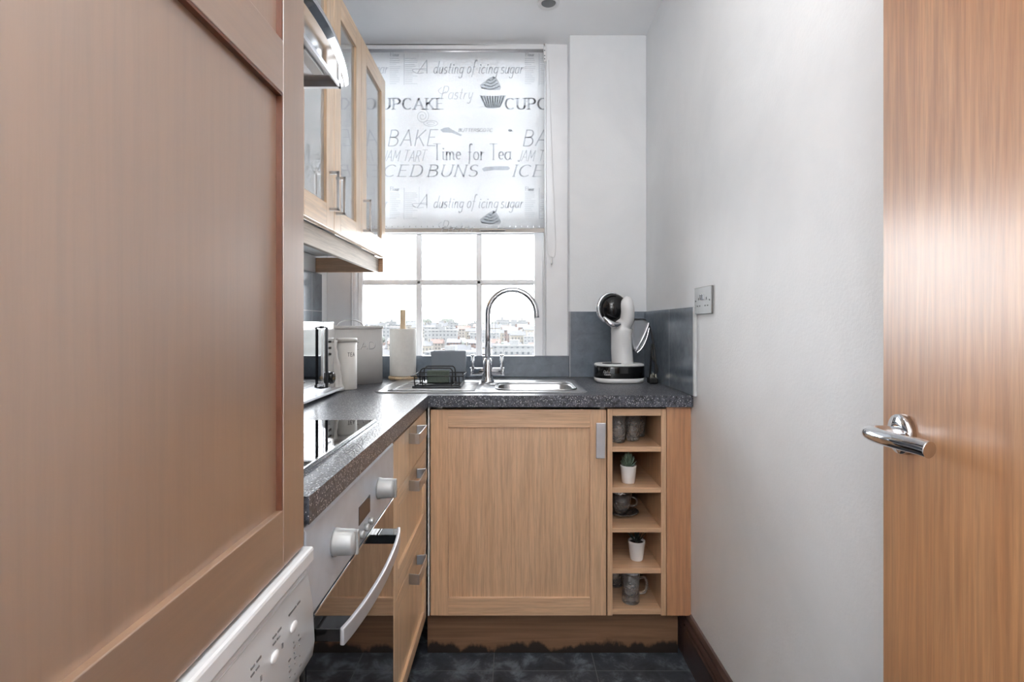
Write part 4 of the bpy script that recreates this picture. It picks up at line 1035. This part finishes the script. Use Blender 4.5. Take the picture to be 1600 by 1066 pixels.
# local frame: x = out of the face, y = along the leaf towards its far edge, z up
md_ = Matrix(((nv_.x, du_.x, 0, orig.x), (nv_.y, du_.y, 0, orig.y), (0, 0, 1, 0), (0, 0, 0, 1)))
door = sempty('door_1', (orig.x, orig.y, 0))
b = B(); b.box(-.040, 0, -.762, 0, .008, 1.981); b.xform(md_); obj('door_leaf', b, 'door', door, .0015)
hz = H-.144
b = B(); b.lathe([(.0262, 0), (.0262, .008), (.025, .0105), (.012, .011)], (0, -.060, hz), 40, axis='X'); b.xform(md_)
ros = obj('door_handle', b, 'chrome', door)
lp = smooth_path([(.008, -.060, hz), (.028, -.060, hz+.001), (.041, -.064, hz+.002), (.049, -.078, hz+.003), (.050, -.105, hz+.004), (.045, -.135, hz+.005), (.036, -.158, hz+.005), (.030, -.171, hz+.004)], 6)
b = B(); b.tube(lp, .0095, 20); b.xform(md_); obj('lever', b, 'chrome', ros)

# ------------------------------------------------------------------ the city far below the window
M['city_ground'] = plain('city_ground', (78, 80, 78), .9, var=.3, nscale=.02)
g = B(); g.box(-1600, 1200, 188, 4000, -27, -26); struct('ground', g, 'city_ground')
def dk(c, f=.165): return tuple(v*f for v in lin(c)[:3])+(1,)
def citymat(name, wall, win, ww, hh):
    t = NT(name); tc = t.n('ShaderNodeTexCoord'); sp = t.n('ShaderNodeSeparateXYZ'); t.l(tc.outputs['Object'], sp.inputs[0])
    ad = t.n('ShaderNodeMath', operation='ADD'); t.l(sp.outputs[0], ad.inputs[0]); t.l(sp.outputs[1], ad.inputs[1])
    cb_ = t.n('ShaderNodeCombineXYZ'); t.l(ad.outputs[0], cb_.inputs[0]); t.l(sp.outputs[2], cb_.inputs[1])
    br = t.n('ShaderNodeTexBrick'); br.offset = 0; br.inputs['Scale'].default_value = 1
    br.inputs['Brick Width'].default_value = ww; br.inputs['Row Height'].default_value = hh; br.inputs['Mortar Size'].default_value = ww*.30
    br.inputs['Mortar Smooth'].default_value = 0
    br.inputs['Color1'].default_value = dk(win); br.inputs['Color2'].default_value = dk(win); br.inputs['Mortar'].default_value = dk(wall)
    t.l(cb_.outputs[0], br.inputs['Vector']); t.set(color=br.outputs['Color'], rough=.8); return t.m
kinds = [
 ('terraced_house', 'distant brick house with a grey pitched roof seen through the window', (158, 130, 120), (96, 100, 110), (150, 152, 158), 11, 9, 8.5, 3.2),
 ('rendered_house', 'distant cream rendered house with a slate roof seen through the window', (214, 206, 192), (110, 116, 124), (128, 130, 136), 13, 9, 10, 3.4),
 ('red_roofed_house', 'distant pale house with a red tiled roof seen through the window', (206, 198, 190), (110, 112, 118), (160, 128, 120), 12, 9, 9, 3.6),
 ('flat_roofed_block', 'distant flat-roofed pale block with rows of windows seen through the window', (196, 198, 200), (112, 120, 130), (176, 178, 180), 24, 12, 14, 0),
]
protos = []
for nm, lb, wc, wn, rc, w_, d_, h_, rise in kinds:
    b = B(); b.box(-w_/2, w_/2, -d_/2, d_/2, 0, h_, 0)
    if rise: b.prism([(-d_/2-.4, h_), (d_/2+.4, h_), (0, h_+rise)], -w_/2-.2, w_/2+.2, 'X', 1); b.box(w_*.28, w_*.28+1.4, -1, 1, h_+.5, h_+rise+1.6, 0)
    else: b.box(-w_/2-.2, w_/2+.2, -d_/2-.2, d_/2+.2, h_, h_+.8, 1); b.box(-3, 2, -3, 3, h_+.8, h_+3.4, 1)
    me = bpy.data.meshes.new(nm); me.from_pydata(b.v, [], b.f)
    for p, mi in zip(me.polygons, b.mi): p.material_index = mi
    me.materials.append(citymat(nm+'_wall', wc, wn, 2.6 if rise else 3.0, 3.1)); me.materials.append(plain(nm+'_roof', tuple(int(v*.48) for v in rc), .8, var=.1, nscale=.6))
    protos.append((nm, lb, me))
rnd = random.Random(21)
def place(kind, x, y, z=-26, s=1, rz=0, sz=None):
    nm, lb, me = protos[kind]
    o = bpy.data.objects.new(nm, me); COL.objects.link(o); o.location = (x, y, z); o.scale = (s, s, sz or s); o.rotation_euler = (0, 0, rz)
    o['label'] = lb; o['category'] = 'building'; o['group'] = nm.replace('_', ' ')+'s in the distant city'
for dist in (215, 250, 290, 340, 400, 480, 580, 700, 860, 1060, 1320, 1650):
    x0 = -.315*dist; x1 = .075*dist; s = max(1, dist/430); x = x0
    while x < x1:
        k = rnd.choice((0, 0, 1, 1, 2, 3) if dist > 300 else (1, 0, 3, 1)); w_ = kinds[k][5]*s
        z = -26
        place(k, x+w_/2, dist+rnd.uniform(-.02, .02)*dist, z, s, rnd.uniform(-.12, .12), min(s, 2.3)*rnd.uniform(.72, 1.1)); x += w_*rnd.uniform(1.22, 1.6)
for px, dist, hh, w in ((785, 1250, 2.35, 1.5), (806, 1400, 2.0, 1.4), (816, 1500, 2.4, 1.2), (705, 1500, 2.0, 2.0), (742, 1350, 1.9, 1.0), (612, 1500, 2.2, 1.3), (645, 1400, 1.9, 1.4)):
    nm, lb, me = protos[3]
    o = bpy.data.objects.new('tower_block', me); COL.objects.link(o); o.location = ((px-800)/F*dist, dist, -22); o.scale = (w*.9, w*.9, hh)
    o['label'] = 'distant tower block standing on the hazy skyline seen through the window'; o['category'] = 'building'; o['group'] = 'tower blocks on the skyline'
tm = plain('distant_foliage', (66, 70, 66), .9, var=.35, nscale=.3)
protot = []
for q in range(3):
    b = B(); rq = random.Random(q)
    for k in range(7): b.ell((rq.uniform(-3.5, 3.5), rq.uniform(-2, 2), 5+rq.uniform(-1, 3)), (rq.uniform(2.2, 3.6),)*3, 9, 6)
    b.tube([(0, 0, 0), (0, 0, 5)], .4, 6)
    me = bpy.data.meshes.new('city_tree'); me.from_pydata(b.v, [], b.f); me.materials.append(tm); protot.append(me)
used_t = [((px-800)/F*d_, d_) for px, d_ in ((785, 1250), (806, 1400), (816, 1500), (705, 1500), (742, 1350), (612, 1500), (645, 1400))]
for k in range(85):
    dist = rnd.choice((232, 270, 320, 370, 520, 640, 1180, 1500, 1900, 1900, 1900)); x = rnd.uniform(-.31, .07)*dist
    if any(abs(x-a) < max(13, dist*.026) and abs(dist-c) < 60+dist*.05 for a, c in used_t): continue
    used_t.append((x, dist))
    o = bpy.data.objects.new('city_tree', rnd.choice(protot)); COL.objects.link(o); s = max(1, dist/500)
    o.location = (x, dist, -26); o.scale = (s*1.3, s, s*rnd.uniform(.8, 1.25))
    o['label'] = 'rounded tree among the distant houses seen through the window'; o['category'] = 'tree'; o['group'] = 'trees in the distant city'
